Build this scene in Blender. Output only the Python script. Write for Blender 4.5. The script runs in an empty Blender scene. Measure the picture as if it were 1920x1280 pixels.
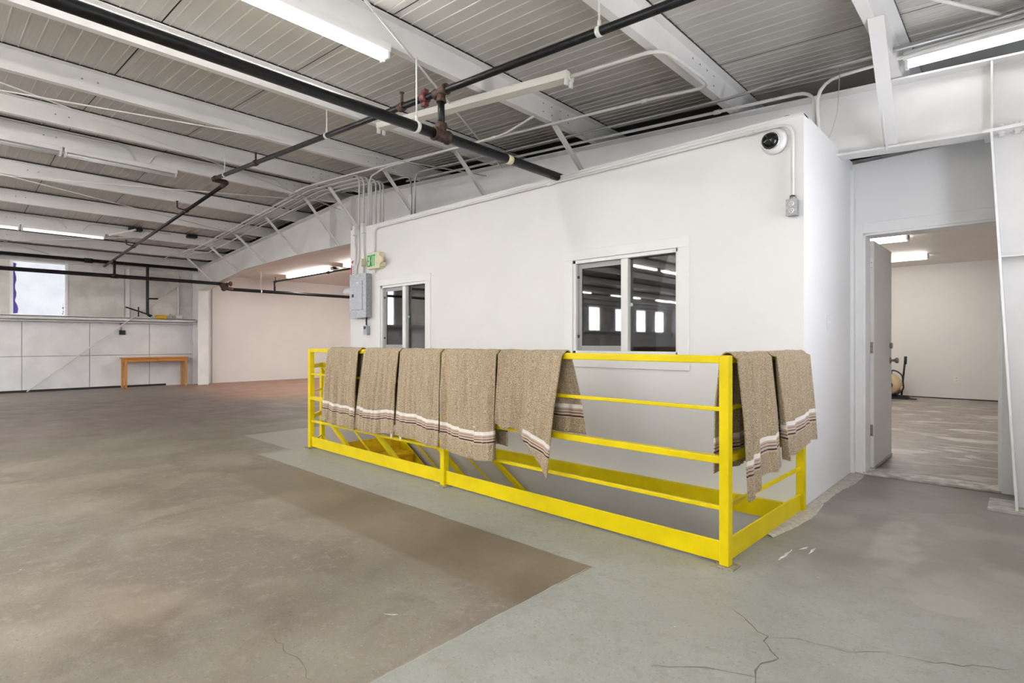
import bpy, math, random
from mathutils import Vector, Matrix
random.seed(7)
sc = bpy.context.scene
COL = sc.collection
PI = math.pi

# ------------------------------------------------------------------ camera, world, exposure
cam_d = bpy.data.cameras.new('camera'); cam = bpy.data.objects.new('camera', cam_d); COL.objects.link(cam)
cam_d.sensor_width = 36.0; cam_d.lens = 36.0 * 1030 / 1920; cam_d.shift_y = 1 / 1920
cam_d.clip_start = 0.02; cam_d.clip_end = 200
cam.location = (0, 0, 1.13); cam.rotation_euler = (PI / 2, 0, math.radians(43.1))
sc.camera = cam
w = bpy.data.worlds.new('world'); sc.world = w; w.use_nodes = True
wb = w.node_tree.nodes['Background']; wb.inputs[0].default_value = (0.75, 0.85, 1.0, 1); wb.inputs[1].default_value = 1.0
vs = sc.view_settings
vs.view_transform = 'Standard'; vs.look = 'None'; vs.gamma = 1.0; vs.use_curve_mapping = False
vs.exposure = 0.60
sc.cycles.use_light_tree = False; sc.cycles.adaptive_threshold = .07; sc.cycles.adaptive_min_samples = 16
sc.cycles.max_bounces = 6; sc.cycles.diffuse_bounces = 3; sc.cycles.glossy_bounces = 2; sc.cycles.transparent_max_bounces = 12
sc.cycles.caustics_reflective = False; sc.cycles.caustics_refractive = False
TUBE = 28.0          # strength of a lit fluorescent tube
DAY = 9.5            # strength of the frosted daylight panes

# ------------------------------------------------------------------ materials
def s(r, g, b):
    f = lambda c: ((c / 255 + 0.055) / 1.055) ** 2.4 if c > 10 else c / 255 / 12.92
    return (f(r), f(g), f(b))

class N:
    def __init__(self, name):
        self.m = bpy.data.materials.new(name); self.m.use_nodes = True
        self.t = self.m.node_tree; self.b = self.t.nodes['Principled BSDF']; self.o = self.t.nodes['Material Output']
        self._p = None
    def new(self, t): return self.t.nodes.new(t)
    def put(self, sock, v):
        if v is None: return
        if hasattr(v, 'is_output'): self.t.links.new(v, sock)
        elif isinstance(v, (tuple, list)):
            sock.default_value = tuple(v) + (1,) if len(v) == 3 and sock.type == 'RGBA' else v
        else: sock.default_value = v
    @property
    def pos(self):
        if self._p is None: self._p = self.new('ShaderNodeNewGeometry').outputs['Position']
        return self._p
    @property
    def obj(self): return self.new('ShaderNodeTexCoord').outputs['Object']
    def math(self, op, a, b=None, c=None):
        n = self.new('ShaderNodeMath'); n.operation = op
        self.put(n.inputs[0], a); self.put(n.inputs[1], b); self.put(n.inputs[2], c); return n.outputs[0]
    def noise(self, scale, detail=4, vec=None, rough=.55, dist=0):
        n = self.new('ShaderNodeTexNoise'); self.put(n.inputs['Vector'], vec or self.pos)
        n.inputs['Scale'].default_value = scale; n.inputs['Detail'].default_value = detail
        n.inputs['Roughness'].default_value = rough; n.inputs['Distortion'].default_value = dist; return n.outputs[0]
    def vor(self, scale, vec=None, feat='F1', rnd=1):
        n = self.new('ShaderNodeTexVoronoi'); n.feature = feat; self.put(n.inputs['Vector'], vec or self.pos)
        n.inputs['Scale'].default_value = scale; n.inputs['Randomness'].default_value = rnd; return n.outputs[0]
    def mix(self, f, a, b, blend='MIX'):
        n = self.new('ShaderNodeMix'); n.data_type = 'RGBA'; n.blend_type = blend
        self.put(n.inputs[0], f); self.put(n.inputs[6], a); self.put(n.inputs[7], b); return n.outputs[2]
    def step(self, v, lo, hi, a=0, b=1):
        n = self.new('ShaderNodeMapRange'); n.interpolation_type = 'SMOOTHSTEP'
        self.put(n.inputs[0], v); n.inputs[1].default_value = lo; n.inputs[2].default_value = hi
        n.inputs[3].default_value = a; n.inputs[4].default_value = b; return n.outputs[0]
    def xyz(self, v=None):
        n = self.new('ShaderNodeSeparateXYZ'); self.put(n.inputs[0], v or self.pos); return n.outputs
    def scaled(self, sx, sy, sz, v=None):
        n = self.new('ShaderNodeMapping'); n.inputs['Scale'].default_value = (sx, sy, sz); self.put(n.inputs[0], v or self.pos); return n.outputs[0]
    def bump(self, h, strength, dist=.01):
        n = self.new('ShaderNodeBump'); n.inputs['Strength'].default_value = strength; n.inputs['Distance'].default_value = dist
        self.put(n.inputs['Height'], h); self.put(self.b.inputs['Normal'], n.outputs[0])
    def done(self, col, rough=.5, metal=0, spec=None):
        self.put(self.b.inputs['Base Color'], col); self.put(self.b.inputs['Roughness'], rough); self.put(self.b.inputs['Metallic'], metal)
        if spec is not None: self.b.inputs['Specular IOR Level'].default_value = spec
        return self.m

def mat(name, c, rough=.5, metal=0, bump=None, var=None, spec=None):
    n = N(name); col = c
    if var:
        f = n.noise(var[0], 5); f = n.step(f, .3, .7)
        col = n.mix(f, tuple(q * (1 - var[1]) for q in c), tuple(min(1, q * (1 + var[1])) for q in c))
    if bump: n.bump(n.noise(bump[0], 4), bump[1], bump[2] if len(bump) > 2 else .004)
    return n.done(col, rough, metal, spec)

def emat(name, c, strength):
    n = N(name); n.b.inputs['Emission Color'].default_value = tuple(c) + (1,); n.b.inputs['Emission Strength'].default_value = strength
    return n.done(c, .4)

WHITE = mat('white_wall_paint', (.865, .86, .855), .6, bump=(90, .12, .002), var=(1.2, .02))
TRIM = mat('white_trim_paint', (.86, .857, .85), .4, var=(3, .02))
STEEL = mat('white_painted_steel', (.86, .85, .835), .42, bump=(30, .05), var=(2.5, .04))
PURL = mat('white_purlin_paint', (.86, .85, .83), .38, var=(2, .05))
CONDM = mat('white_conduit_paint', (.78, .77, .74), .4, var=(8, .05))
GALV = mat('galvanised_steel', (.34, .35, .36), .45, .6, var=(60, .22))
GREYPIPE = mat('grey_conduit', (.45, .45, .45), .35, .6, var=(10, .1))
BLACKPIPE = mat('black_iron_pipe', (.010, .010, .011), .36, 0, var=(25, .5), spec=.3)
RUST = mat('rusty_iron', (.075, .042, .03), .65, .3, bump=(60, .4), var=(40, .5))
REDV = mat('red_valve_paint', (.13, .035, .03), .55, var=(30, .3))
BLACK = mat('black_plastic', (.012, .012, .013), .4)
DARKGAP = mat('dark_joint', (.035, .033, .03), .9)
YEL = mat('yellow_enamel_paint', s(226, 203, 4), .42, bump=(45, .08, .002), var=(6, .06), spec=.25)
YELD = mat('yellow_tread_paint', s(228, 186, 12), .5, bump=(120, .5, .004), var=(12, .15))
PINK = mat('warm_white_wall', (.80, .77, .745), .65, bump=(90, .1, .002), var=(1.1, .025))
PINKC = mat('warm_white_soffit', (.80, .75, .715), .7, bump=(60, .15, .002), var=(1, .03))
WELL = mat('grey_stairwell_paint', (.62, .61, .60), .35, bump=(25, .05), var=(1.5, .05))
BOARD = mat('pale_wall_board', (.77, .77, .78), .6, bump=(35, .1), var=(2.2, .06))
GIRT = mat('girt_paint', (.80, .79, .775), .5, var=(6, .06))
WOOD = None
TAN = mat('tan_enamel', s(214, 190, 150), .4, var=(5, .05))
ALU = mat('aluminium_sash', (.33, .33, .33), .5, .2)
CHROME = mat('chrome', (.75, .75, .76), .15, 1)
STEELDK = mat('satin_nickel', (.30, .29, .28), .3, .9)
IVORY = mat('ivory_plastic', s(232, 222, 188), .45)
CREAM = mat('cream_housing', (.80, .77, .70), .45)
OUTLET = mat('white_plastic', (.82, .82, .80), .35)
GREEN = emat('green_exit_letters', s(25, 150, 65), .12)
REDP = mat('red_sign_print', s(190, 25, 30), .5)
PAPER = mat('white_sign_print', (.85, .85, .85), .5)
BLINK = mat('blue_ink', s(60, 70, 120), .6)
TAGW = mat('white_care_tag', (.85, .85, .86), .6)
DOORM = mat('door_paint', (.72, .71, .695), .4, var=(1.5, .03))
TUBEM = emat('lit_tube', (1.0, .975, .93), TUBE)
TUBEL = emat('added_tube_bright', (1.0, .98, .94), TUBE * 2)
TUBEGLOW = emat('glowing_tube', (1.0, .985, .95), 1.2)
TUBEFAINT = emat('lit_tube_faint', (1.0, .985, .95), 2.6)
TUBEDIM = emat('added_tube_dim', (1.0, .985, .95), 9.0)
TUBEWL = emat('lit_lens_warm', (1.0, .962, .92), 19.0)
TUBEO = mat('unlit_tube', (.86, .86, .85), .25)
PURPLE = mat('purple_tape', s(105, 85, 190), .6)
YTAG = mat('yellow_handle', s(220, 175, 20), .5)
FELT = mat('rubble_mortar', (.47, .435, .37), .9, bump=(70, .5, .006), var=(35, .15))

def make_wood():
    n = N('orange_wood'); g = n.noise(9, 6, n.scaled(30, 2, 30), dist=1.2)
    return n.done(n.mix(g, s(176, 108, 38), s(222, 158, 78)), .4)
WOOD = make_wood()

def make_upper():
    n = N('bare_wall_board'); a = n.noise(3.0, 6); b = n.noise(14, 5)
    c = n.mix(n.step(a, .3, .7), (.56, .54, .505), (.72, .70, .665)); c = n.mix(n.step(b, .55, .8), c, (.62, .59, .53))
    return n.done(c, .75)
UPPER = make_upper()

def make_roof():
    n = N('ribbed_roof_panel'); a = n.noise(.8, 3); st = n.noise(4, 4, n.scaled(.35, 30, 1))
    c = n.mix(n.step(st, .3, .7), (.52, .50, .465), (.64, .62, .585)); c = n.mix(n.step(a, .35, .7), c, (.58, .56, .525))
    return n.done(c, .32)
ROOF = make_roof()
RIB = mat('pale_roof_rib', (.70, .685, .65), .4)

def make_floor():
    n = N('worn_concrete_floor')
    x, y, z = n.xyz()
    wob = n.math('MULTIPLY', n.math('SUBTRACT', n.noise(3.5, 5), .5), .09)
    wob2 = n.math('MULTIPLY', n.math('SUBTRACT', n.noise(.9, 4), .5), .5)
    xw = n.math('ADD', x, wob); yw = n.math('ADD', y, wob)
    xs = n.math('ADD', x, n.math('MULTIPLY', wob, .25)); ys = n.math('ADD', y, n.math('MULTIPLY', wob, .25))
    big = n.noise(.55, 5); mid = n.noise(2.2, 7, rough=.65); fine = n.noise(14, 7, rough=.7); fleck = n.noise(70, 3, rough=.7)
    strk = n.noise(1.4, 6, n.scaled(2.6, .8, 1), rough=.65, dist=.6)
    # brown raw slab
    br = n.mix(n.step(mid, .28, .72), (.18, .149, .114), (.295, .256, .206))
    br = n.mix(n.step(big, .42, .7, 0, .8), br, (.255, .228, .195)); br = n.mix(n.step(n.noise(.9, 6, rough=.6, dist=.5), .56, .44, 0, .55), br, (.15, .125, .10))
    br = n.mix(n.step(strk, .5, .75, 0, .75), br, (.16, .135, .11))
    br = n.mix(n.step(fine, .5, .72, 0, .6), br, (.34, .298, .248)); br = n.mix(n.step(fleck, .42, .3, 0, .6), br, (.13, .105, .08)); br = n.mix(n.step(fleck, .58, .7, 0, .45), br, (.42, .38, .33))
    # far traffic stain, darker and redder toward the left wall
    far = n.math('MULTIPLY', n.step(n.math('ADD', x, n.math('MULTIPLY', wob2, 3)), -6.0, -9.5), n.step(strk, .25, .6, .35, .9))
    br = n.mix(far, br, (.17, .135, .12))
    pale = n.math('MULTIPLY', n.step(n.math('ADD', x, wob2), -12.0, -14.5), n.step(mid, .3, .7, .2, .8))
    br = n.mix(pale, br, (.30, .27, .24))
    org = n.math('MULTIPLY', n.math('MULTIPLY', n.step(xw, -9.5, -12), n.step(n.math('ADD', y, wob2), 3.7, 5.0)), n.step(mid, .25, .6, .3, 1))
    br = n.mix(org, br, (.36, .20, .14))
    # olive band beside the green paint
    band = n.math('MULTIPLY', n.step(ys, 1.72, 1.77), n.step(xw, -5.2, -4.6))
    br = n.mix(n.math('MULTIPLY', band, .8), br, n.mix(n.step(mid, .3, .7), (.135, .108, .068), (.225, .185, .122)))
    # grey-green floor paint
    gr = n.mix(n.step(mid, .3, .7), (.29, .30, .27), (.365, .38, .35))
    gr = n.mix(n.step(fine, .48, .7, 0, .75), gr, (.285, .265, .215)); gr = n.mix(n.step(fleck, .58, .7, 0, .5), gr, (.46, .47, .43))
    gr = n.mix(n.step(fleck, .42, .3, 0, .7), gr, (.19, .17, .135))
    worn = n.step(n.noise(1.1, 7, rough=.7), .5, .66, 0, .55)
    gr = n.mix(worn, gr, (.33, .30, .255))
    dr = n.math('MULTIPLY', n.step(n.math('ADD', y, wob2), 2.2, 3.7), n.step(n.math('ADD', xw, n.math('MULTIPLY', y, .12)), -1.05, -.45))
    gr = n.mix(n.math('MULTIPLY', dr, .85), gr, n.mix(n.step(mid, .35, .65), (.20, .175, .15), (.31, .28, .25)))
    def blob(cx, cy, rx, ry, e=.25):
        dx = n.math('DIVIDE', n.math('SUBTRACT', n.math('ADD', x, n.math('MULTIPLY', wob2, .9)), cx), rx); dy = n.math('DIVIDE', n.math('SUBTRACT', n.math('ADD', y, n.math('MULTIPLY', wob2, .45)), cy), ry)
        return n.math('ADD', n.math('MULTIPLY', dx, dx), n.math('MULTIPLY', dy, dy))
    st = blob(-2.83, .62, .34, .11)
    br = n.mix(n.math('MULTIPLY', n.step(st, 1.5, .3), .2), br, (.33, .255, .175)); br = n.mix(n.math('MULTIPLY', n.math('MULTIPLY', n.step(st, 1.5, 1.0), n.step(st, .6, .9)), .12), br, (.17, .115, .07))
    pp = blob(-.27, 2.99, .10, .11); gr = n.mix(n.math('MULTIPLY', n.step(pp, 1.1, .9), .7), gr, (.37, .335, .30))
    pc = blob(-.55, 3.65, .13, .75); gr = n.mix(n.math('MULTIPLY', n.step(pc, 1.2, .4), n.step(mid, .35, .65, .1, .8)), gr, (.40, .36, .32))
    g1 = n.math('MULTIPLY', n.step(ys, 2.285, 2.30), n.step(xs, -5.75, -5.55))
    g2 = n.step(xs, -1.60, -1.585)
    g = n.math('MAXIMUM', g1, g2)
    col = n.mix(g, br, gr)
    ld = n.math('MULTIPLY', n.math('MULTIPLY', n.step(xs, -6.92, -6.90), n.step(xs, -5.5, -5.7)), n.step(ys, 2.62, 2.64))
    col = n.mix(n.math('MULTIPLY', ld, .85), col, n.mix(n.step(mid, .3, .7), (.31, .28, .255), (.39, .355, .325)))
    spk = n.step(n.vor(7), .045, .03)
    col = n.mix(n.math('MULTIPLY', spk, n.step(n.noise(1.3, 2), .5, .6)), col, (.55, .53, .5))
    n.bump(n.math('ADD', fine, n.math('MULTIPLY', fleck, .5)), .25, .006)
    return n.done(col, n.step(mid, .3, .7, .42, .68), 0, .35)
FLOOR = make_floor()

def make_floor2():
    n = N('scraped_concrete_floor')
    a = n.noise(1.6, 7, n.scaled(.8, 2.4, 1), rough=.65, dist=.8); b = n.noise(6, 6, n.scaled(1, 3, 1), rough=.7); fine = n.noise(22, 6)
    c = n.mix(n.step(b, .3, .7), (.17, .14, .115), (.27, .235, .205)); c = n.mix(n.step(a, .5, .62), c, n.mix(b, (.40, .37, .34), (.6, .57, .54)))
    n.bump(fine, .2, .005)
    return n.done(c, n.step(a, .4, .7, .35, .6))
FLOOR2 = make_floor2()

def make_towel():
    n = N('tan_terry_towel')
    at = n.new('ShaderNodeAttribute'); at.attribute_name = 'hem'; h = at.outputs['Fac']
    nz = n.noise(150, 3, n.obj, rough=.75); nb = n.noise(14, 4, n.scaled(3, 3, .35, n.obj)); nv = n.vor(330, n.obj)
    c = n.mix(n.step(nz, .3, .7), s(134, 108, 74), s(240, 222, 188)); c = n.mix(n.step(nb, .35, .7, 0, .45), c, s(170, 142, 110))
    def band(lo, hi, e=.0015): return n.math('MULTIPLY', n.step(h, lo - e, lo + e), n.step(h, hi + e, hi - e))
    flat = n.math('MULTIPLY', n.step(h, .115, .119), n.step(h, .207, .203))
    c = n.mix(flat, c, s(198, 178, 158))
    c = n.mix(band(.180, .205), c, s(238, 232, 224)); c = n.mix(band(.164, .170), c, s(150, 128, 116))
    c = n.mix(band(.146, .152), c, s(96, 70, 64)); c = n.mix(band(.124, .134), c, s(64, 42, 42))
    c = n.mix(n.step(h, .006, .002), c, s(225, 208, 182))
    hb = n.math('MULTIPLY', n.math('ADD', nz, n.math('MULTIPLY', nv, .8)), n.math('SUBTRACT', 1, n.math('MULTIPLY', flat, .8)))
    n.bump(hb, .9, .006)
    n.b.inputs['Sheen Weight'].default_value = .25
    return n.done(c, .95, 0, .1)
TOWEL = make_towel()

def make_glass(name, tint, ior):
    n = N(name); t = n.t
    tr = n.new('ShaderNodeBsdfTransparent'); tr.inputs[0].default_value = tint + (1,)
    gl = n.new('ShaderNodeBsdfGlossy'); gl.inputs['Roughness'].default_value = .02; gl.inputs[0].default_value = (1, 1, 1, 1)
    fr = n.new('ShaderNodeFresnel'); fr.inputs[0].default_value = ior
    mx = n.new('ShaderNodeMixShader'); t.links.new(fr.outputs[0], mx.inputs[0]); t.links.new(tr.outputs[0], mx.inputs[1]); t.links.new(gl.outputs[0], mx.inputs[2])
    t.links.new(mx.outputs[0], n.o.inputs[0]); return n.m
GLASS = make_glass('dark_window_glass', (.55, .56, .55), 2.1)
SCREEN = make_glass('insect_screen', (.42, .42, .41), 1.6)

def make_pane(nm, st, base=.8):
    n = N(nm); a = n.noise(3, 4); b = n.noise(9, 4, n.scaled(1, 3, .6))
    c = n.mix(n.step(a, .3, .75), (.93, .95, 1.0), (.78, .80, .92)); c = n.mix(n.step(b, .55, .8, 0, .5), c, (.86, .87, .95))
    n.put(n.b.inputs['Emission Color'], c); n.b.inputs['Emission Strength'].default_value = st
    return n.done((base, base, base * 1.05), .5)
PANE = make_pane('frosted_daylight_pane', DAY * 1.6)
PANEF = make_pane('dimmed_pane', .58, .12)  # dimmer copy of the frosted glow for the one visible window
PANER = make_pane('added_glow_pane', DAY)

# ------------------------------------------------------------------ mesh helpers
class MB:
    def __init__(self): self.v = []; self.f = []; self.sm = []
    def add(self, vs, fs, smooth=False):
        o = len(self.v); self.v += [tuple(p) for p in vs]
        for q in fs: self.f.append(tuple(i + o for i in q)); self.sm.append(smooth)
        return self
    def box(self, x0, x1, y0, y1, z0, z1):
        if x0 > x1: x0, x1 = x1, x0
        if y0 > y1: y0, y1 = y1, y0
        if z0 > z1: z0, z1 = z1, z0
        return self.add([(x0, y0, z0), (x1, y0, z0), (x1, y1, z0), (x0, y1, z0), (x0, y0, z1), (x1, y0, z1), (x1, y1, z1), (x0, y1, z1)],
                        [(0, 3, 2, 1), (4, 5, 6, 7), (0, 1, 5, 4), (1, 2, 6, 5), (2, 3, 7, 6), (3, 0, 4, 7)])
    def bar(self, p, q, w, h, up=(0, 0, 1)):
        p, q = Vector(p), Vector(q); d = (q - p).normalized(); u = Vector(up)
        if abs(d.dot(u)) > .98: u = Vector((0, 1, 0))
        sd = d.cross(u).normalized() * (w / 2); u = sd.cross(d).normalized() * (h / 2)
        vs = [p - sd - u, p + sd - u, p + sd + u, p - sd + u, q - sd - u, q + sd - u, q + sd + u, q - sd + u]
        return self.add(vs, [(0, 1, 2, 3), (7, 6, 5, 4), (0, 4, 5, 1), (1, 5, 6, 2), (2, 6, 7, 3), (3, 7, 4, 0)])
    def tube(self, pts, r, n=10, caps=True):
        pts = [Vector(p) for p in pts]; rings = []; d0 = (pts[1] - pts[0]).normalized()
        a = Vector((0, 0, 1)) if abs(d0.z) < .9 else Vector((1, 0, 0)); u = d0.cross(a).normalized()
        rad = r if isinstance(r, (list, tuple)) else [r] * len(pts)
        vs = []
        for i, p in enumerate(pts):
            if i == 0: d = d0
            elif i == len(pts) - 1: d = (pts[i] - pts[i - 1]).normalized()
            else: d = ((pts[i + 1] - pts[i]).normalized() + (pts[i] - pts[i - 1]).normalized()).normalized()
            u = (u - d * u.dot(d)).normalized(); v = d.cross(u)
            for k in range(n):
                t = 2 * PI * k / n; vs.append(p + (u * math.cos(t) + v * math.sin(t)) * rad[i])
        fs = []
        for i in range(len(pts) - 1):
            for k in range(n):
                a_, b_ = i * n + k, i * n + (k + 1) % n; fs.append((a_, b_, b_ + n, a_ + n))
        o = len(self.v); self.add(vs, fs, True)
        if caps:
            self.f.append(tuple(o + k for k in reversed(range(n)))); self.sm.append(False)
            self.f.append(tuple(o + (len(pts) - 1) * n + k for k in range(n))); self.sm.append(False)
        return self
    def cyl(self, p, q, r, n=12): return self.tube([p, q], r, n)
    def prism(self, poly, axis, a, b):
        """poly of 2D points extruded along axis 'x' (y,z), 'y' (x,z) or 'z' (x,y) from a to b"""
        mk = {'x': lambda p, t: (t, p[0], p[1]), 'y': lambda p, t: (p[0], t, p[1]), 'z': lambda p, t: (p[0], p[1], t)}[axis]
        n = len(poly); vs = [mk(p, a) for p in poly] + [mk(p, b) for p in poly]
        fs = [tuple(range(n)), tuple(reversed(range(n, 2 * n)))] + [(i, i + n, (i + 1) % n + n, (i + 1) % n) for i in range(n)]
        return self.add(vs, fs)
    def lathe(self, prof, c, axis, n=20):
        """prof: (radius, along) pairs, spun about axis through c"""
        c = Vector(c); d = Vector(axis).normalized(); a = Vector((0, 0, 1)) if abs(d.z) < .9 else Vector((1, 0, 0)); u = d.cross(a).normalized(); v = d.cross(u)
        vs = [c + d * h + (u * math.cos(2 * PI * k / n) + v * math.sin(2 * PI * k / n)) * r for r, h in prof for k in range(n)]
        fs = [(i * n + k, i * n + (k + 1) % n, (i + 1) * n + (k + 1) % n, (i + 1) * n + k) for i in range(len(prof) - 1) for k in range(n)]
        o = len(self.v); self.add(vs, fs, True)
        for i, rev in ((0, True), (len(prof) - 1, False)):
            if prof[i][0] > 1e-5:
                ring = [o + i * n + k for k in range(n)]; self.f.append(tuple(reversed(ring) if rev else ring)); self.sm.append(False)
        return self
    def mesh(self, name, m):
        me = bpy.data.meshes.new(name); me.from_pydata(self.v, [], self.f); me.materials.append(m)
        me.polygons.foreach_set('use_smooth', self.sm)
        import bmesh
        bm = bmesh.new(); bm.from_mesh(me); bmesh.ops.recalc_face_normals(bm, faces=bm.faces); bm.to_mesh(me); bm.free()
        me.update(); return me

def obj(name, mb, m, parent=None, bevel=0, loc=None, rot=None):
    me = mb if isinstance(mb, bpy.types.Mesh) else mb.mesh(name, m)
    o = bpy.data.objects.new(name, me); COL.objects.link(o)
    if parent: o.parent = parent
    if loc: o.location = loc
    if rot: o.rotation_euler = rot
    if bevel:
        b = o.modifiers.new('bevel', 'BEVEL'); b.width = bevel; b.segments = 2; b.limit_method = 'ANGLE'; b.angle_limit = .7
    return o
def _stuff(o): o['kind'] = 'stuff'; return o
def tag(o, label, cat, group=None):
    o['label'] = label; o['category'] = cat
    if group: o['group'] = group
    return o
def thing(name, label, cat, loc=(0, 0, 0), rotz=0, group=None):
    o = bpy.data.objects.new(name, None); COL.objects.link(o); o.location = loc; o.rotation_euler = (0, 0, rotz); o.empty_display_size = .1
    return tag(o, label, cat, group)
def struct(name, mb, m, label=None, parent=None, bevel=0):
    o = obj(name, mb, m, parent, bevel); o['kind'] = 'structure'
    if label: o['label'] = label
    return o
def fillet(pts, r, n=5):
    pts = [Vector(p) for p in pts]; out = [pts[0]]
    for a, b, c in zip(pts, pts[1:], pts[2:]):
        ra = min(r, (b - a).length * .48, (c - b).length * .48)
        p, q = b + (a - b).normalized() * ra, b + (c - b).normalized() * ra
        for k in range(n + 1):
            t = k / n; out.append(p * (1 - t) ** 2 + b * 2 * t * (1 - t) + q * t * t)
    return out + [pts[-1]]

# ------------------------------------------------------------------ building geometry
RIDGE = -8.4
def R(x): return 3.82 - .0667 * abs(x + RIDGE * -1)      # underside of the roof panels
XL, XR, YB, YF = -16.4, .45, -24.0, 14.0                  # left wall, right wall, wall behind, far wall
YW = 5.05                                                 # steel frame line
BX0, BX1, BY = -6.9, -1.10, 4.07                          # stair box: left end, right end, front face
HX0, HX1, HY0, HY1 = -5.60, -1.16, 2.87, 4.05             # stair opening

# floor
f = MB()
xs = [XL - .2, HX0, HX1, XR + .2]; ys = [YB - .2, HY0, HY1, 5.6]
for i in range(3):
    for j in range(3):
        if (i, j) == (1, 1): continue
        f.add([(xs[i], ys[j], 0), (xs[i + 1], ys[j], 0), (xs[i + 1], ys[j + 1], 0), (xs[i], ys[j + 1], 0)], [(0, 1, 2, 3)])
f.add([(XL - .2, 5.6, 0), (BX0, 5.6, 0), (BX0, YF, 0), (XL - .2, YF, 0)], [(0, 1, 2, 3)])
floor = struct('floor', f, FLOOR, 'worn brown concrete floor with a grey-green painted walkway')
f = MB(); f.add([(BX0, 5.6, 0), (XR + .2, 5.6, 0), (XR + .2, YF, 0), (BX0, YF, 0)], [(0, 1, 2, 3)])
struct('floor_room', f, FLOOR2, 'scraped concrete floor with white streaks inside the back room')

# cracks and scuffs in the slab
CRK = mat('floor_crack', (.17, .145, .11), .9)
def ribbon(name, pts, wd, m, z=.0012, jag=.012):
    mb = MB(); P = []
    for (a, b) in zip(pts, pts[1:]):
        k = max(2, int((Vector(b) - Vector(a)).length / .035))
        for q in range(k):
            t = q / k; P.append((a[0] + (b[0] - a[0]) * t + random.uniform(-jag, jag), a[1] + (b[1] - a[1]) * t + random.uniform(-jag, jag)))
    P.append(pts[-1]); L = []
    for i, p in enumerate(P):
        q = P[min(i + 1, len(P) - 1)]; o = P[max(i - 1, 0)]; d = Vector((q[0] - o[0], q[1] - o[1])).normalized(); hw = wd * random.uniform(.25, 1) / 2
        if i in (0, len(P) - 1): hw *= .2
        L += [(p[0] - d.y * hw, p[1] + d.x * hw, z), (p[0] + d.y * hw, p[1] - d.x * hw, z)]
    mb.add(L, [(2 * i, 2 * i + 1, 2 * i + 3, 2 * i + 2) for i in range(len(P) - 1)])
    return obj(name, mb, m, floor)
ribbon('crack', [(-.908, 2.345), (-.817, 2.278), (-.721, 2.203), (-.709, 2.138), (-.657, 2.092), (-.676, 1.985), (-.667, 1.91), (-.615, 1.8)], .008, CRK)
ribbon('crack', [(-.721, 2.203), (-.626, 2.266), (-.49, 2.295), (-.375, 2.393), (-.239, 2.437), (-.032, 2.566)], .004, CRK)
ribbon('crack', [(-.667, 1.91), (-.754, 1.878), (-.845, 1.827), (-.957, 1.731)], .005, CRK)
ribbon('crack', [(-.874, 4.242), (-.579, 4.455), (-.24, 4.725)], .004, CRK, jag=.006)
ribbon('crack', [(-2.106, .907), (-1.879, .903), (-1.722, .883)], .005, CRK)
SCUFF = mat('white_scuff', (.72, .70, .66), .8, var=(40, .3))
for a, b, wd in (((-.936, 3.022), (-.931, 3.227), .022), ((-.899, 3.256), (-.878, 3.329), .02), ((-.845, 3.204), (-.84, 3.333), .018), ((-1.95, 1.30), (-1.90, 1.34), .012)):
    ribbon('paint_scuff', [a, b], wd, SCUFF, .0016, .006)
ribbon('paint_edge', [(-1.60, 2.28), (-1.592, 1.6), (-1.585, .9), (-1.58, .2)], .012, mat('pale_paint_edge', (.37, .37, .34), .7), .001, .002)
# rough mortar strip left along the foot of the stair box
mb = MB(); P = [(-1.10, 3.55), (-1.10, 5.49)]; n_ = 40; L = []
for i in range(n_ + 1):
    t = i / n_; y = 3.35 + 2.15 * t; ww = .085 + .02 * math.sin(9 * t) + random.uniform(-.008, .008)
    if t < .25: ww *= .35 + 2.6 * t
    L += [(-1.10, y, .012), (-1.10 + ww * .6, y, .010), (-1.10 + ww, y, .0)]
for i in range(n_): mb.add(L[3 * i:3 * i + 6], [(0, 1, 4, 3), (1, 2, 5, 4)])
obj('mortar_strip', mb, FELT, floor)
MORT = floor

# stairwell below the opening
mb = MB(); ZL = -2.38
for q in ([(HX0, HY0), (HX1, HY0)], [(HX1, HY0), (HX1, HY1)], [(HX1, HY1), (HX0, HY1)], [(HX0, HY1), (HX0, HY0)]):
    (xa, ya), (xb, yb) = q; mb.add([(xa, ya, ZL), (xb, yb, ZL), (xb, yb, 0), (xa, ya, 0)], [(0, 1, 2, 3)])
struct('wall_stairwell', mb, WELL, 'smooth grey stairwell wall below the floor opening')
mb = MB().box(HX0, HX1, HY0, HY1, ZL - .05, ZL); struct('floor_lower', mb, WELL, 'grey floor at the foot of the stairs')

# ---- left wall
WIN = [(1.33, 2.24)] + [(-a - .95, -a) for a in (2.2, 5.6, 9.0, 12.4, 15.1, 17.6, 19.8, 22.0)]  # windows between the visible and the reflected ones are added for light
WIN.sort(); WZ0, WZ1 = 1.745, 2.93
mb = MB().box(XL - .12, XL - .02, YB, YF, 0, WZ0); mb.box(XL - .12, XL - .02, YB, YF, WZ1, 3.45)
y = YB
for a, b in WIN + [(YF, YF)]: mb.box(XL - .12, XL - .02, y, a, WZ0, WZ1); y = b
wl = struct('wall_left', mb, mat('grey_wall_core', (.45, .445, .43), .8), 'long side wall of pale boards below bare upper panels')
seams = [-8.3, -7.08, -5.86, -4.64, -3.42, -2.2, -.98, .25, 1.48, 2.70, 3.93, 5.10]
pm = {}
for a, b in zip(seams, seams[1:]):
    for z0, z1 in ((.05, .798), (.812, 1.60)):
        o = obj('wall_panel', MB().box(XL - .02, XL, a + .006, b - .006, z0, z1), BOARD, wl, .004)
obj('wall_panel', MB().box(XL - .02, XL, YB, -8.31, .05, 1.60), BOARD, wl)
up = [YB] + [v for ab in WIN for v in ab] + [3.40, 5.0]
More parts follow.
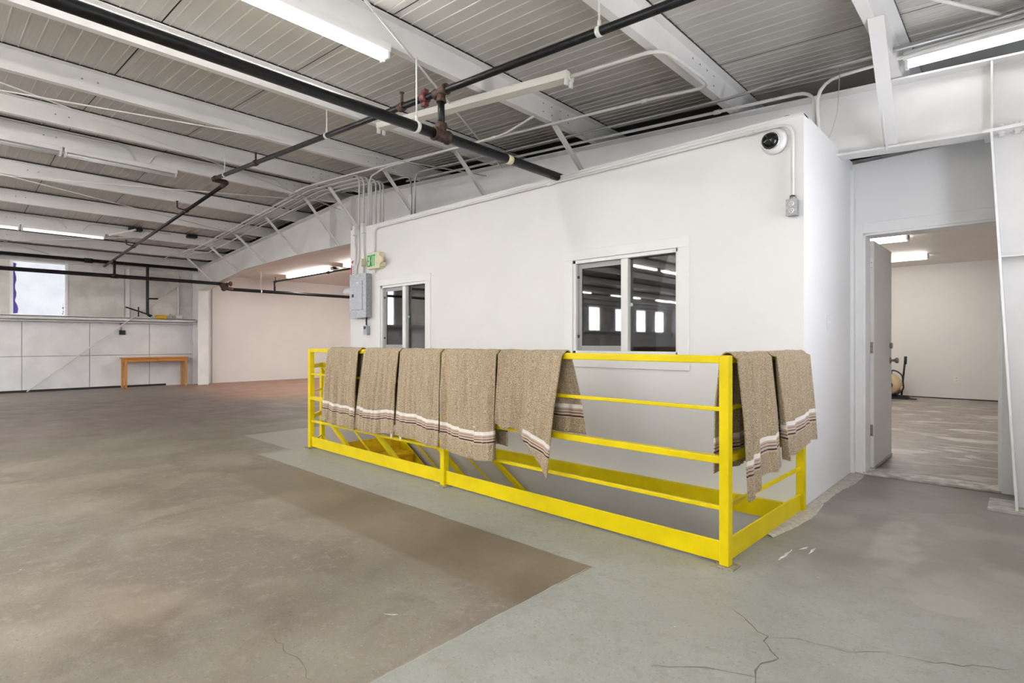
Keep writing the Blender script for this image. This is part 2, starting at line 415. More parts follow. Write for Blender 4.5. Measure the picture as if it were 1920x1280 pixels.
for a, b in zip(up[0::2], up[1::2]):
    obj('upper_panel', MB().box(XL - .02, XL - .004, a + .006, b - .006, WZ0, 3.05), UPPER, wl)
obj('upper_panel', MB().box(XL - .02, XL - .004, 3.41, 5.0, WZ0, 3.05), UPPER, wl)
obj('batten', MB().box(XL - .004, XL + .02, 3.44, 3.50, WZ0, 3.03), GIRT, wl)
obj('floor_gap', MB().box(XL - .02, XL - .01, YB, 5.0, 0, .05), DARKGAP, wl)
obj('kick_strip', MB().box(XL - .01, XL + .02, 4.3, 4.95, .0, .05), GIRT, wl)
# warm-lit continuation of that wall beyond the steel frame
mb = MB().box(XL - .02, XL + .06, 5.40, YF, 0, 3.0)
struct('wall_far', mb, PINK, 'plain warm white wall beyond the steel frame')
struct('wall_far_return', MB().box(XL - .02, XL + .02, 5.16, 5.40, 0, 3.0), TRIM)
# girt ledge
mb = MB().box(XL - .004, XL + .18, YB, 4.95, 1.71, 1.725); mb.box(XL - .004, XL + .01, YB, 4.95, 1.62, 1.745); mb.box(XL + .165, XL + .18, YB, 4.95, 1.655, 1.725); mb.box(XL, XL + .18, YB, 4.95, 1.605, 1.62)
struct('trim_1', mb, GIRT, 'horizontal steel girt ledge under the frosted window')
mb = MB().box(XL - .004, XL + .08, YB, 4.95, 2.96, 3.06); struct('trim_2', mb, GIRT, 'upper girt above the frosted window')
for i, (a, b) in enumerate(WIN):
    fr = MB().box(XL - .06, XL + .012, a - .05, a, WZ0, WZ1 + .05).box(XL - .06, XL + .012, b, b + .05, WZ0, WZ1 + .05).box(XL - .06, XL + .012, a, b, WZ1, WZ1 + .05)
    wi = struct('window_%d' % (i + 3), fr, TRIM, 'frosted daylight window in the out-of-view stretch of the long side wall' if a < 1 else 'frosted window with purple tape down one edge')
    obj('pane', MB().box(XL - .04, XL - .03, a, b, WZ0, WZ1), PANEF if a > 1 else PANE, wi)
    if a > 1:
        tp = MB(); pts = [(a + .0 + (.05 + .015 * math.sin(k * 1.7) + (.03 if k < 3 else 0)), WZ0 + .03 + k * .092) for k in range(13)]
        poly = [(a + .01, WZ0 + .02), *pts, (a + .01, WZ1 - .03)]
        tp.prism(poly, 'x', XL - .029, XL - .026); obj('tape', tp, PURPLE, wi)
        tp = MB()
        for k in range(6): tp.box(XL - .029, XL - .026, b - .05 + .012 * (k % 3), b - .035 + .012 * (k % 2), WZ0 + .03 + k * .045, WZ0 + .06 + k * .045)
        obj('torn_edge', tp, BLACK, wi)

# ---- right wall and wall behind the camera
RWIN = [(3.45, 4.0), (-2.7, -1.5), (-5.1, -3.9), (-7.6, -6.4), (-10.1, -8.9), (-13.1, -11.9), (-16.6, -15.4)]; RWIN.sort()  # unseen windows added to brighten the purlins, box side and doorway
mb = MB().box(XR, XR + .1, YB, 5.5, 0, 1.0).box(XR, XR + .1, YB, 5.5, 2.4, 3.4).box(XR, XR + .1, 3.45, 4.0, 1.0, 1.25); y = YB
for a, b in RWIN + [(5.5, 5.5)]: mb.box(XR, XR + .1, y, a, 1.0, 2.4); y = b
struct('wall_right', mb, WHITE, 'white wall close beside the camera')
for i, (a, b) in enumerate(RWIN):
    wi = struct('window_%d' % (i + 20), MB().box(XR - .01, XR + .06, a - .05, a, 1.0, 2.4).box(XR - .01, XR + .06, b, b + .05, 1.0, 2.4), TRIM, 'frosted window added in the unseen wall beside the camera')
    obj('pane', MB().box(XR + .04, XR + .05, a, b, 1.25 if a > 0 else 1.0, 2.4), PANER, wi)
struct('wall_behind', MB().box(XL, XR, YB - .1, YB, 0, 3.9), WHITE, 'white end wall behind the camera')
struct('wall_end', MB().box(XL, XR + .2, YF, YF + .1, 0, 3.9), PINK, 'warm end wall')

# ---- stair box with two windows
W1 = (-6.15, -5.21, 1.02, 1.86); W2 = (-3.04, -2.01, 1.02, 1.875); ZT = 2.685
mb = MB(); T = .10
xs_ = [BX0, W1[0], W1[1], W2[0], W2[1], BX1]
for i in (0, 2, 4): mb.box(xs_[i], xs_[i + 1], BY, BY + T, 0, ZT)
for q in (W1, W2): mb.box(q[0], q[1], BY, BY + T, 0, q[2]); mb.box(q[0], q[1], BY, BY + T, q[3], ZT)
struct('wall_front', mb, WHITE, 'white front wall of the stair box with two sliding windows')
struct('wall_side', MB().box(BX1 - T, BX1, BY + T, 5.5, 0, ZT), WHITE, 'white right-hand end wall of the stair box')
struct('wall_box_left', MB().box(BX0, BX0 + T, BY + T, 5.19, 0, ZT).box(BX0, BX0 + T, 5.19, YF, 0, 3.0), PINK)
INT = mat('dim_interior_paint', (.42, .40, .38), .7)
struct('ceiling_box', MB().box(BX0 + T, BX1 - T, BY + T, 5.5, 2.45, 2.5).box(BX0 + T, -3.2, 5.5, 8.6, 2.45, 2.5), INT)
struct('wall_box_inner', MB().box(-3.2, BX1, 5.5, 5.6, 0, 2.66), INT)
struct('wall_box_back', MB().box(BX0 + T, -3.2, 8.6, 8.7, 0, 2.45), INT)
struct('wall_box_divider', MB().box(-3.2, -3.1, 5.6, YF, 0, 2.9), PINK)
struct('trim_3', MB().box(BX0, BX1, BY - .006, BY + .10, ZT - .012, ZT + .004), TRIM, 'thin cap along the top of the stair box')
# pale corner piece where the end wall meets the door wall
struct('trim_4', MB().prism([(-1.10, 5.42), (-1.075, 5.42), (-1.075, 5.5), (-1.10, 5.5)], 'z', 0, 2.60), TRIM)

def sliding_window(name, q, mull, label):
    x0, x1, z0, z1 = q; c = .095
    cs = MB().box(x0 - c, x1 + c, BY - .014, BY, z1, z1 + .085).box(x0 - c, x1 + c, BY - .014, BY, z0 - .115, z0).box(x0 - c, x0, BY - .014, BY, z0, z1).box(x1, x1 + c, BY - .014, BY, z0, z1)
    wi = struct(name, cs, TRIM, label, bevel=.003)
    fw = .032
    obj('frame', MB().box(x0, x0 + fw, BY - .002, BY + .08, z0, z1).box(x1 - fw * .6, x1, BY - .002, BY + .08, z0, z1).box(x0, x1, BY - .002, BY + .08, z1 - fw, z1).box(x0, x1, BY - .002, BY + .08, z0, z0 + fw), OUTLET, wi, .003)
    obj('mullion', MB().box(mull - .034, mull + .034, BY + .004, BY + .07, z0 + fw, z1 - fw), OUTLET, wi, .004)
    a, b, g0, g1 = x0 + fw, mull - .034, z0 + fw, z1 - fw; e = .045
    obj('sash', MB().box(a, a + e, BY + .03, BY + .05, g0, g1).box(b - .006, b, BY + .03, BY + .05, g0, g1).box(a + e, b - .006, BY + .03, BY + .05, g1 - e, g1).box(a + e, b - .006, BY + .03, BY + .05, g0, g0 + e), ALU, wi, .002)
    obj('screen', MB().box(a + e, b - .006, BY + .039, BY + .041, g0 + e, g1 - e), SCREEN, wi)
    obj('pane', MB().box(a, b, BY + .064, BY + .068, g0, g1), GLASS, wi)
    obj('pane', MB().box(mull + .034, x1 - fw * .6, BY + .052, BY + .056, g0, g1), GLASS, wi)
    for zz in (g0 + .13, g1 - .12): obj('latch', MB().box(a + .004, a + .02, BY + .02, BY + .031, zz - .012, zz + .012), BLACK, wi)
    obj('lock', MB().lathe([(.0, 0), (.016, .0), (.016, .008), (.0, .010)], (mull + .044, BY + .05, (z0 + z1) / 2), (0, -1, 0), 14), OUTLET, wi)
sliding_window('window_1', W1, -5.655, 'narrow sliding window beside the electrical panel')
sliding_window('window_2', W2, -2.502, 'wider sliding window above the yellow railing')

# ---- door wall, opening, door
DY0, DY1 = 5.50, 5.68; DX0, DX1, DZ = -1.02, -.135, 2.055
mb = MB().prism([(BX1, 2.665), (BX1, 0), (DX0, 0), (DX0, DZ), (DX1, DZ), (DX1, 0), (XR, 0), (XR, 2.70)], 'y', DY0, DY1)
struct('wall_door', mb, WHITE, 'white wall around the open doorway')
mb = MB().box(DX0 - .10, DX0, DY0 - .014, DY0, 0, DZ + .09).box(DX0, DX1 + .1, DY0 - .014, DY0, DZ, DZ + .09).box(DX1, DX1 + .10, DY0 - .014, DY0, 0, DZ)
mb.box(DX0 - .004, DX0 + .018, DY0 - .004, DY1 + .01, 0, DZ).box(DX1 - .018, DX1 + .004, DY0 - .004, DY1 + .01, 0, DZ).box(DX0, DX1, DY0 - .004, DY1 + .01, DZ - .018, DZ + .004)
struct('trim_5', mb, TRIM, 'white door casing and jamb of the back room', bevel=.003)
struct('trim_6', MB().box(DX0, DX1, DY0 - .03, DY1 + .02, 0, .018), mat('worn_threshold', (.55, .52, .47), .6, var=(14, .3)), 'worn pale threshold of the doorway', bevel=.004)
dr = struct('door_1', MB().box(-1.022, -.978, 5.715, 6.575, .022, DZ - .03), DOORM, 'open white door with satin knob and deadbolt', bevel=.003)
for z_ in (1.82, 1.08, .35): 
    hg = obj('hinge', MB().box(-1.018, -.985, 5.709, 5.716, z_ - .05, z_ + .05).cyl((-1.024, 5.708, z_ - .05), (-1.024, 5.708, z_ + .05), .008), OUTLET if z_ > 1.5 else STEELDK, dr)
    sc_ = MB()
    for k, (dx, dz) in enumerate(((.008, .035), (.022, .012), (.008, -.012), (.022, -.035))): sc_.cyl((-1.018 + dx, 5.7095, z_ + dz), (-1.018 + dx, 5.707, z_ + dz), .0035, 8)
    _stuff(obj('screws', sc_, BLACK, hg))
obj('door_knob', MB().lathe([(.032, 0), (.032, .008), (.012, .012), (.012, .035), (.024, .042), (.029, .055), (.024, .068), (0, .072)], (-.978, 6.50, .95), (1, 0, 0)), STEELDK, dr)
obj('deadbolt', MB().lathe([(.030, 0), (.029, .018), (.022, .022), (0, .023)], (-.978, 6.50, 1.095), (1, 0, 0)), STEELDK, dr)
obj('door_sweep', MB().box(-1.0, -.972, 5.72, 6.575, .008, .03), GREYPIPE, dr)

# ---- back room and low-ceilinged bay
RY = 13.90
struct('wall_back', MB().box(-3.1, XR, RY, RY + .1, .02, 2.75), PINK, 'warm white far wall of the back room')
struct('baseboard_back', MB().box(-3.1, XR, RY + .005, RY + .05, 0, .02), DARKGAP)
struct('wall_back_right', MB().box(XR, XR + .1, DY1, RY, 0, 2.75), PINK)
struct('ceiling_back', MB().box(-3.1, XR, DY1, RY, 2.695, 2.75), PINKC, 'warm white ceiling of the back room')
struct('ceiling_low', MB().box(XL, BX0, 5.19, YF, 2.97, 3.02), PINKC, 'low warm white ceiling beyond the steel frame')

# ---- roof
def roof_panel_mesh(x0, x1, y0, y1):
    mb = MB(); wv = y1 - y0; nr = 10; prof = [(y0 + .003, 0)]
    for k in range(nr):
        c = y0 + wv * (k + .5) / nr; prof += [(c - .0065, 0), (c - .003, -.005), (c + .003, -.005), (c + .0065, 0)]
    prof += [(y1 - .003, 0)]
    L = [(x, y, R(x) + h) for x in (x0, x1) for y, h in prof]; n = len(prof)
    mb.add(L, [(i, i + 1, i + 1 + n, i + n) for i in range(n - 1)])
    return mb
mb = MB()
for xa, xb in ((XL - .1, RIDGE), (RIDGE, XR + .1)):
    mb.add([(xa, YB, R(xa) + .05), (xb, YB, R(xb) + .05), (xb, YF, R(xb) + .05), (xa, YF, R(xa) + .05)], [(0, 1, 2, 3)])
ceil = struct('ceiling', mb, mat('dark_roof_void', (.10, .095, .09), .8), 'gabled metal roof with ribbed grey panels')
yy = 1.24 - 1.06 * 4
ROOFP = ROOF
while yy < 5.0:
    for xa, xb in ((XL, RIDGE), (RIDGE, XR)):
        o = obj('roof_panel', roof_panel_mesh(xa, xb, yy + .0015, min(yy + 1.0585, 5.2)), ROOF, ceil)
        o.data.materials.append(RIB)
        for p in o.data.polygons:
            if p.index % 4 == 2 and p.index < 41: p.material_index = 1
    yy += 1.06
obj('roof_panel', MB().add([(-1.9, 5.2, R(-1.9)), (XR, 5.2, R(XR)), (XR, 6.2, R(XR)), (-1.9, 6.2, R(-1.9))], [(0, 1, 2, 3)]), ROOF, ceil)
mb = MB()
for xa, xb in ((XL, RIDGE), (RIDGE, XR)): mb.add([(xa, YB, R(xa)), (xb, YB, R(xb)), (xb, -3.0, R(xb)), (xa, -3.0, R(xa))], [(0, 1, 2, 3)])
obj('roof_sheet', mb, ROOF, ceil)

# purlins
PX = [-.67, -1.88, -3.38, -4.90, -6.42, -7.95, -8.85, -10.4, -11.9, -13.4, -14.9, -16.15]
ordn = ['first', 'second', 'third', 'fourth', 'fifth', 'sixth', 'seventh', 'eighth', 'ninth', 'tenth', 'eleventh', 'twelfth']
for i, x in enumerate(PX):
    zt = R(x) - .016; zb = zt - .19; t = .007
    poly = [(x + .06, zt), (x + .06, zt - t), (x, zt - t), (x, zb), (x - .065, zb), (x - .065, zb + .022), (x - .065 + t, zb + .022), (x - .065 + t, zb + t), (x - t, zb + t), (x - t, zt)]
    o = obj('purlin', MB().prism(poly, 'y', YB, 6.6), PURL)
    extra = {2: ', carrying the brightly lit strip light', 6: ', carrying the unlit strip lights', 11: ', lowest one along the side wall'}.get(i, '')
    tag(o, 'white steel roof purlin, %s counted from the right%s' % (ordn[i], extra), 'purlin', 'white roof purlins')
    obj('shadow_strip', MB().box(x - .007, x + .062, YB, 5.2, zt, zt + .0145), BLACK, o)  # black strip drawn in for the shadow gap above the purlin
    if i:
        bl = MB()
        for k in range(4):
            for dz in (.06, .14): bl.cyl((x - .001, 4.05 + .13 * k, zb + dz), (x + .004, 4.05 + .13 * k, zb + dz), .007, 6)
        bl.cyl((x - .001, 1.0, zb + .10), (x + .003, 1.0, zb + .10), .008, 6).cyl((x - .001, 1.12, zb + .10), (x + .003, 1.12, zb + .10), .008, 6)
        _stuff(obj('bolts', bl, STEELDK, o))

# ---- steel frame: rafter, two columns, braces
fr = thing('rigid_frame', 'white tapered steel frame spanning the hall above the box', 'steel frame', (XL, YW, 0))
def fobj(name, mb, m=STEEL, bevel=0):
    o = obj(name, mb, m, fr, bevel); o.location = (-XL, -YW, 0); return o
RB = [(.42, 2.555), (0, 2.57), (-1.1, 2.63), (-8.4, 2.83), (-10.5, 2.85), (-13.0, 2.81), (-15.95, 2.50)]
def rb(x):
    for (a, za), (b, zb) in zip(RB, RB[1:]):
        if b <= x <= a: return za + (zb - za) * (a - x) / (a - b)
def RT(x): return R(x) - .215
topx = [.42, -4, RIDGE, -12, XL + .02]
poly = [(x, RT(x)) for x in topx] + [(XL + .02, 2.5)] + [(x, z) for x, z in reversed(RB)]
fobj('rafter_web', MB().prism(poly, 'y', YW - .006, YW + .006))
mb = MB()
for a, b in zip(topx, topx[1:]): mb.prism([(a, RT(a)), (b, RT(b)), (b, RT(b) - .014), (a, RT(a) - .014)], 'y', YW - .11, YW + .11)
fobj('top_flange', mb)
mb = MB()
for (a, za), (b, zb) in zip(RB, RB[1:]): mb.prism([(a, za), (b, zb), (b, zb - .016), (a, za - .016)], 'y', YW - .08, YW + .08)
fobj('bottom_flange', mb)
for x in (-.17, -8.4, -9.1):
    fobj('stiffener', MB().box(x - .006, x + .006, YW - .10, YW - .006, rb(x), RT(x) - .014))
# left column
fobj('column_web', MB().box(XL + .03, -15.96, YW - .006, YW + .006, 0, 2.5))
fobj('column_flange', MB().box(-15.96, -15.945, YW - .13, YW + .13, 0, 2.5)); fobj('column_flange', MB().box(XL + .02, XL + .035, YW - .13, YW + .13, 0, 3.2))
# right column
mb = MB().prism([(-.178, 2.55), (-.05, 0), (-.036, 0), (-.164, 2.55)], 'y', YW - .13, YW + .13); fobj('column_flange', mb)
fobj('column_web', MB().prism([(-.17, 2.55), (-.045, 0), (.42, 0), (.42, 2.55)], 'y', YW - .006, YW + .006))
fobj('column_flange', MB().box(.42, .435, YW - .13, YW + .13, 0, 3.05))
fobj('cap_plate', MB().box(-.215, .42, YW - .13, YW + .13, 2.55, 2.572))
fobj('girt_clip', MB().box(-.13, .42, YW - .12, YW - .006, 1.70, 1.708))
bl = MB()
for x in (-.12, -.04, .06, .16):
    bl.lathe([(.016, -.03), (.016, -.012), (.022, -.012), (.022, .034), (.013, .034), (.013, .05), (0, .052)], (x, YW - .07, 2.55), (0, 0, 1), 8)
_stuff(fobj('bolts', bl))
fobj('base_plate', MB().box(-.19, .42, YW - .17, YW + .17, 0, .016), mat('grouted_plate', (.52, .50, .45), .8, var=(20, .2)))
# fly braces from the purlins down to the bottom flange
for i, ty in ((0, 3.93), (2, 4.21), (3, 4.27), (4, 4.31), (5, 4.30), (6, 4.35), (7, 4.36), (8, 4.35), (9, 4.39), (10, 4.36)):
    x = PX[i]; zt = R(x) - .2 - .006; bx = x - (.1 if i == 0 else .02); zb = rb(bx); wd = .05
    mb = MB().bar((x - .02, ty, zt + (.12 if i == 0 else .0)), (bx, YW - .06, zb + .0), wd if i else .075, .006, (1, 0, 0) if i else (1, 0, 0)); mb.bar((x - .02 + wd / 2, ty, zt), (bx + wd / 2, YW - .06, zb), .004, .04 if i else .085, (1, 0, 0))
    fobj('brace', mb)

# ------------------------------------------------------------------ yellow guard railing round the stair opening
RA = math.asin(-.0145)
RO = (-1.105, 2.758, 0)
rail = thing('guard_railing', 'yellow steel guard railing around the stair opening', 'railing', RO, RA)
LEN = 4.48; PW = .05
def rbx(name, *a, m=YEL, bv=.004): return obj(name, MB().box(*a), m, rail, bv)
for x, zt in ((0, 1.06), (-2.235, 1.03), (-LEN, 1.06)):
    p = rbx('post', x - PW / 2, x + PW / 2, -PW / 2, PW / 2, .008, zt)
    obj('base_plate', MB().box(x - .055, x + .055, -.05, .05, 0, .008), mat('scuffed_plate', (.30, .27, .2), .7, var=(40, .4)), p)
rbx('top_rail', -LEN + PW / 2, -PW / 2, -.0215, .0215, 1.022, 1.062)
rbx('thin_rail', -LEN + PW / 2, -PW / 2, -.012, .012, .779, .800)
rbx('middle_rail', -LEN + PW / 2, -PW / 2, -.022, .022, .515, .553)
rbx('lower_rail', -LEN + PW / 2, -PW / 2, -.012, .012, .278, .300)
rbx('toe_board', -LEN + PW / 2, -PW / 2, -.006, .006, .018, .122, bv=.002)
ey = 1.245
rbx('end_post', -PW / 2 - .012, PW / 2 - .012, ey - PW / 2, ey + PW / 2, .008, 1.06)
rbx('end_top_rail', -.034, .010, PW / 2, ey - PW / 2, 1.022, 1.062)
rbx('end_thin_rail', -.024, -.004, PW / 2, ey - PW / 2, .779, .800)
rbx('end_middle_rail', -.032, .008, PW / 2, ey - PW / 2, .515, .553)
rbx('end_lower_rail', -.024, -.004, PW / 2, ey - PW / 2, .278, .300)
rbx('end_toe_board', -.018, -.006, PW / 2, ey - PW / 2, .008, .122, bv=.002)
struct('trim_7', MB().box(HX0, HX1 + .02, HY1 - .018, BY, -.10, .022), YEL, 'yellow kick board along the wall side of the stair opening')
mb = MB().box(HX0, HX1, HY0, HY0 + .012, -.10, .0).box(HX1 - .012, HX1, HY0, HY1, -.10, .0); struct('trim_8', mb, YEL)

# ------------------------------------------------------------------ stairs with their own sloping guards
st = thing('staircase', 'yellow steel stairs descending behind the railing', 'stairs', (HX0, 3.5, 0))
def sobj(name, mb, m=YEL, bevel=.003):
    o = obj(name, mb, m, st, bevel); o.location = (-HX0, -3.5, 0); return o
SL = .61; run, rise = .28, .171; SY0, SY1 = 3.09, 3.96
for k in range(12):
    x = HX0 + k * run; z = -rise * (k + 1)
    sobj('riser', MB().box(x, x + .012, SY0, SY1, z, z + rise), YELD)
    t = sobj('tread', MB().box(x + .012, x + run + .03, SY0, SY1, z - .03, z), YELD)
sobj('riser', MB().box(HX0 + 12 * run, HX0 + 12 * run + .012, SY0, SY1, -rise * 13, -rise * 12), YELD)
for y in (SY0 - .02, SY1 + .006):
    x1 = HX0 + 12.6 * run
    sobj('stringer', MB().prism([(HX0, -.01), (HX0, -.30), (x1 - .2, -SL * (x1 - HX0) - .18), (x1, -SL * (x1 - HX0) - .05), (x1, -SL * (x1 - HX0) + .06)], 'y', y, y + .012), YEL)
for y, px0 in ((3.075, -5.82), (3.985, -5.56)):
    far = y > 3.5; xe = px0 + 3.7
    if far: xe = px0 + 3.3
    hs = [(.885, .045, 'handrail'), (.615, .018, 'thin_rail'), (.35, .042, 'middle_rail'), (.09, .018, 'lower_rail')]
    for h, wdt, nm in hs:
        sobj(nm, MB().bar((px0, y, h), (xe, y, h - SL * (xe - px0)), wdt * .8, wdt, (0, 0, 1)))
    sobj('post', MB().box(px0 - .025, px0 + .025, y - .022, y + .022, 0, .905))
    for kx in (1.9, 3.2): sobj('post', MB().bar((px0 + kx, y, -.1 - SL * kx), (px0 + kx, y, .885 - SL * kx), .04, .04))
    if not far:
        for h, wdt, nm in hs:
            sobj('stub_rail', MB().bar((px0, y, h - .01), (-5.585, 2.85, h - .01), wdt * .8, wdt))

# ------------------------------------------------------------------ towels
def towel(label, x0t, x1t, x0b, x1b, Lf, Lb, waves, org, rotz, bx0=None, bx1=None, amp=.010, seed=0, cat='towel', hemf=None, el=.3, er=.3, yoff=0, tagpos=None, snag=None):
    rnd = random.Random(seed); nu, r = 56, .034
    ph = [rnd.uniform(0, 6.28) for _ in range(4)]
    bx0 = x0t if bx0 is None else bx0; bx1 = x1t if bx1 is None else bx1
    zc = 1.046; nf, na, nbk = 64, 10, 26; V = []; H = []
    for j in range(nbk + na + nf + 1):
        for i in range(nu + 1):
            u = i / nu
            lf = Lf(u) if callable(Lf) else Lf; lb = Lb
            wav = lambda a, q=0: a * sum(c_ * math.sin(2 * PI * f_ * waves / 4 * u + p_ + q * k_) for c_, f_, p_, k_ in ((.6, 2.1, ph[0], .6), (.42, 4.6, ph[1], -.9), (.30, 7.7, ph[2], 1.1), (.16, 11.9, ph[3], -.7)))
            if j < nbk:
                t = 1 - j / nbk; d = lb * t; g = min(1, d / .25); x = (x0t + (x1t - x0t) * u) * (1 - t) + (bx0 + (bx1 - bx0) * u) * t
                y = r + .004 + g * (amp * 1.1 + wav(amp)) + .012 * t; z = zc - d; h = lb - d + .02
            elif j < nbk + na:
                a = PI * (j - nbk) / na; x = x0t + (x1t - x0t) * u
                y = math.cos(a) * r; z = zc + math.sin(a) * (r - .004) + wav(.0022); h = 5
            else:
                t = (j - nbk - na) / nf; d = lf * t; g = min(1, .35 + d / .5)
                xl = x0t + (x0b - x0t) * t; xr = x1t + (x1b - x1t) * t
                x = xl + (xr - xl) * u + wav(.004) * t
                y = -r - .004 - yoff - g * (amp * 1.3 + wav(amp, t)) - .018 * t - (.012 + .03 * t) * (math.exp(-(u / .022) ** 2) * el + math.exp(-((1 - u) / .022) ** 2) * er)
                z = zc - d + .006 * math.sin(2 * PI * 1.3 * u + ph[3]) * t; h = lf - d
                if hemf: h = hemf(u, d, lf)
            V.append((x, y, z)); H.append(h)
    F = [(j * (nu + 1) + i, j * (nu + 1) + i + 1, (j + 1) * (nu + 1) + i + 1, (j + 1) * (nu + 1) + i) for j in range(nbk + na + nf) for i in range(nu)]
    me = bpy.data.meshes.new('bath_towel'); me.from_pydata(V, [], F); me.materials.append(TOWEL)
    me.polygons.foreach_set('use_smooth', [True] * len(F))
    at = me.attributes.new('hem', 'FLOAT', 'POINT'); at.data.foreach_set('value', H)
    o = bpy.data.objects.new('bath_towel', me); COL.objects.link(o); o.location = org; o.rotation_euler = (0, 0, rotz)
    m = o.modifiers.new('thick', 'SOLIDIFY'); m.thickness = .007; m.offset = 0
    tag(o, label, cat, 'tan striped towels hung on the railing')
    if snag:
        best = min((v for v in V[(nbk + na) * (nu + 1):]), key=lambda v: (v[0] - snag[0]) ** 2 + (v[2] - snag[1]) ** 2)
        bx_, by_, bz_ = best; sn = MB()
        for q in range(7): sn.tube([(bx_ + random.uniform(-.02, .02), by_ - .006, bz_ + random.uniform(-.012, .012)), (bx_ + random.uniform(-.006, .006), by_ - .012, bz_), (bx_ + random.uniform(-.02, .02), by_ - .006, bz_ + random.uniform(-.012, .012))], .0015, 5)
        obj('snagged_threads', sn, TAGW, o)
    if tagpos:
        tx, ty, tz = tagpos
        obj('care_tag', MB().prism([(tx - .014, tz), (tx + .012, tz + .004), (tx + .016, tz - .03), (tx - .004, tz - .04)], 'y', ty, ty + .002), TAGW, o)
    return o
ro = RO
def fx(x): return x + 1.105          # world x along the front rail -> rail coordinate
towel('tan striped towel hung nearest the railing\'s far left end', fx(-5.12), fx(-4.535), fx(-5.16), fx(-4.545), lambda u: .705 + .03 * u, .62, 6.4, ro, RA, seed=1, amp=.021)
towel('tan striped towel second from the left, narrow gap beside it', fx(-4.44), fx(-3.885), fx(-4.555), fx(-3.918), lambda u: .715 + .012 * math.sin(5 * u), .66, 5.6, ro, RA, seed=12, bx0=fx(-4.62), bx1=fx(-3.9), amp=.020, tagpos=(fx(-3.975), -.07, .345))
towel('tan striped towel draped just left of the middle post', fx(-3.875), fx(-3.335), fx(-3.915), fx(-3.305), lambda u: .70 + .03 * u + .008 * math.sin(9 * u), .66, 4.2, ro, RA, seed=5, amp=.015, tagpos=(fx(-3.85), -.065, .345))
towel('tan towel with a small white snag right of the middle post', fx(-3.305), fx(-2.70), fx(-3.275), fx(-2.675), lambda u: .725 + .03 * math.sin(PI * u) ** .8 + .012 * u, .66, 4.0, ro, RA, seed=9, amp=.017, er=1.4, snag=(fx(-2.90), .52))
def L5(u):
    if u < .30: return .475 + .03 * math.sin(u * 10)
    t = (u - .30) / .70; return .485 + .285 * t ** 1.15
def h5(u, d, lf): return (.765 - d - .15 * (1 - u)) if u > .5 else max(.3, .765 - d)
towel('tan towel with one corner hanging low, furthest right on the long side', fx(-2.685), fx(-2.115), fx(-2.67), fx(-2.20), L5, .50, 2.4, ro, RA, bx0=fx(-2.60), bx1=fx(-2.035), seed=21, amp=.020, hemf=h5)
EO = (RO[0] - .012, RO[1], 0)
towel('tan towel on the short end rail, lower and nearer the corner post', .05, .545, .10, .60, lambda u: .725 - .03 * u - .065 / (1 + math.exp(-(u - .42) / .012)), .60, 2.4, EO, PI / 2 + RA, seed=31, amp=.015, er=0)
towel('tan towel on the short end rail, higher and touching the box', .575, 1.225, .615, 1.265, lambda u: .60 - .045 * u, .60, 2.2, EO, PI / 2 + RA, seed=33, amp=.013, yoff=.012, el=1.2, tagpos=(1.24, -.05, .50))

# ------------------------------------------------------------------ strip lights
def strip_light(label, a, b, lit, tubes=True, group='fluorescent strip lights', lens=False, gap=.034):
    a, b = Vector(a), Vector(b); L = (b - a).length; d = (b - a).normalized()
    t = thing('strip_light', label, 'light', a, 0, group)
    rot = d.to_track_quat('X', 'Z').to_euler(); t.rotation_euler = rot
    obj('housing', MB().prism([(-.06, 0), (-.05, -.055), (.05, -.055), (.06, 0)], 'x', 0, L), CREAM if not tubes and not lens else TRIM, t, .003)
    if lens:
        obj('lens', MB().prism([(-.11, -.02), (-.085, -.085), (.085, -.085), (.11, -.02)], 'x', .02, L - .02), TUBEWL, t, .01)
        obj('end_cap', MB().box(0, .02, -.115, .115, -.09, 0), TRIM, t); obj('end_cap', MB().box(L - .02, L, -.115, .115, -.09, 0), TRIM, t)
        return t
    for y in (-gap, gap):
        if tubes: obj('tube', MB().cyl((.03, y, -.082), (L - .03, y, -.082), .0145, 6), lit, t)
        for x in (.006, L - .026): obj('socket', MB().box(x, x + .02, y - .016, y + .016, -.105, -.055), OUTLET, t, .003)
    return t
zf = lambda x: R(x) - .208
strip_light('lit twin-tube strip light ending above the pipe riser', (-3.40, 1.24, zf(-3.40)), (-3.40, 2.30, zf(-3.40)), TUBEM)
strip_light('lit twin-tube strip light cut off by the top of the picture', (-3.40, .0, zf(-3.40)), (-3.40, 1.22, zf(-3.40)), TUBEM)
strip_light('empty strip light without tubes crossing under two purlins', (-4.80, 3.17, 3.345), (-2.56, 3.40, 3.205), None, False)
strip_light('unlit strip light with bare tubes under the seventh purlin', (-8.88, 1.20, zf(-8.88)), (-8.88, 2.46, zf(-8.88)), TUBEO)
strip_light('unlit strip light under the seventh purlin at the left picture edge', (-8.88, -.06, zf(-8.88)), (-8.88, 1.18, zf(-8.88)), TUBEO)
strip_light('far strip light with a lit tube, low under the tenth purlin', (-13.43, 1.20, zf(-13.43)), (-13.43, 2.45, zf(-13.43)), TUBEGLOW)
strip_light('far strip light under the tenth purlin at the left picture edge', (-13.43, -.06, zf(-13.43)), (-13.43, 1.18, zf(-13.43)), TUBEGLOW)
strip_light('added unseen strip light above the right edge, under the first purlin', (-.70, .3, zf(-.7)), (-.70, 2.74, zf(-.7)), TUBEDIM)  # added out of view to brighten the doorway wall and box side
strip_light('lit strip light high on the frame at the top right corner', (.38, 4.83, 3.17), (-.64, 4.83, 3.20), TUBEFAINT, gap=.0165)
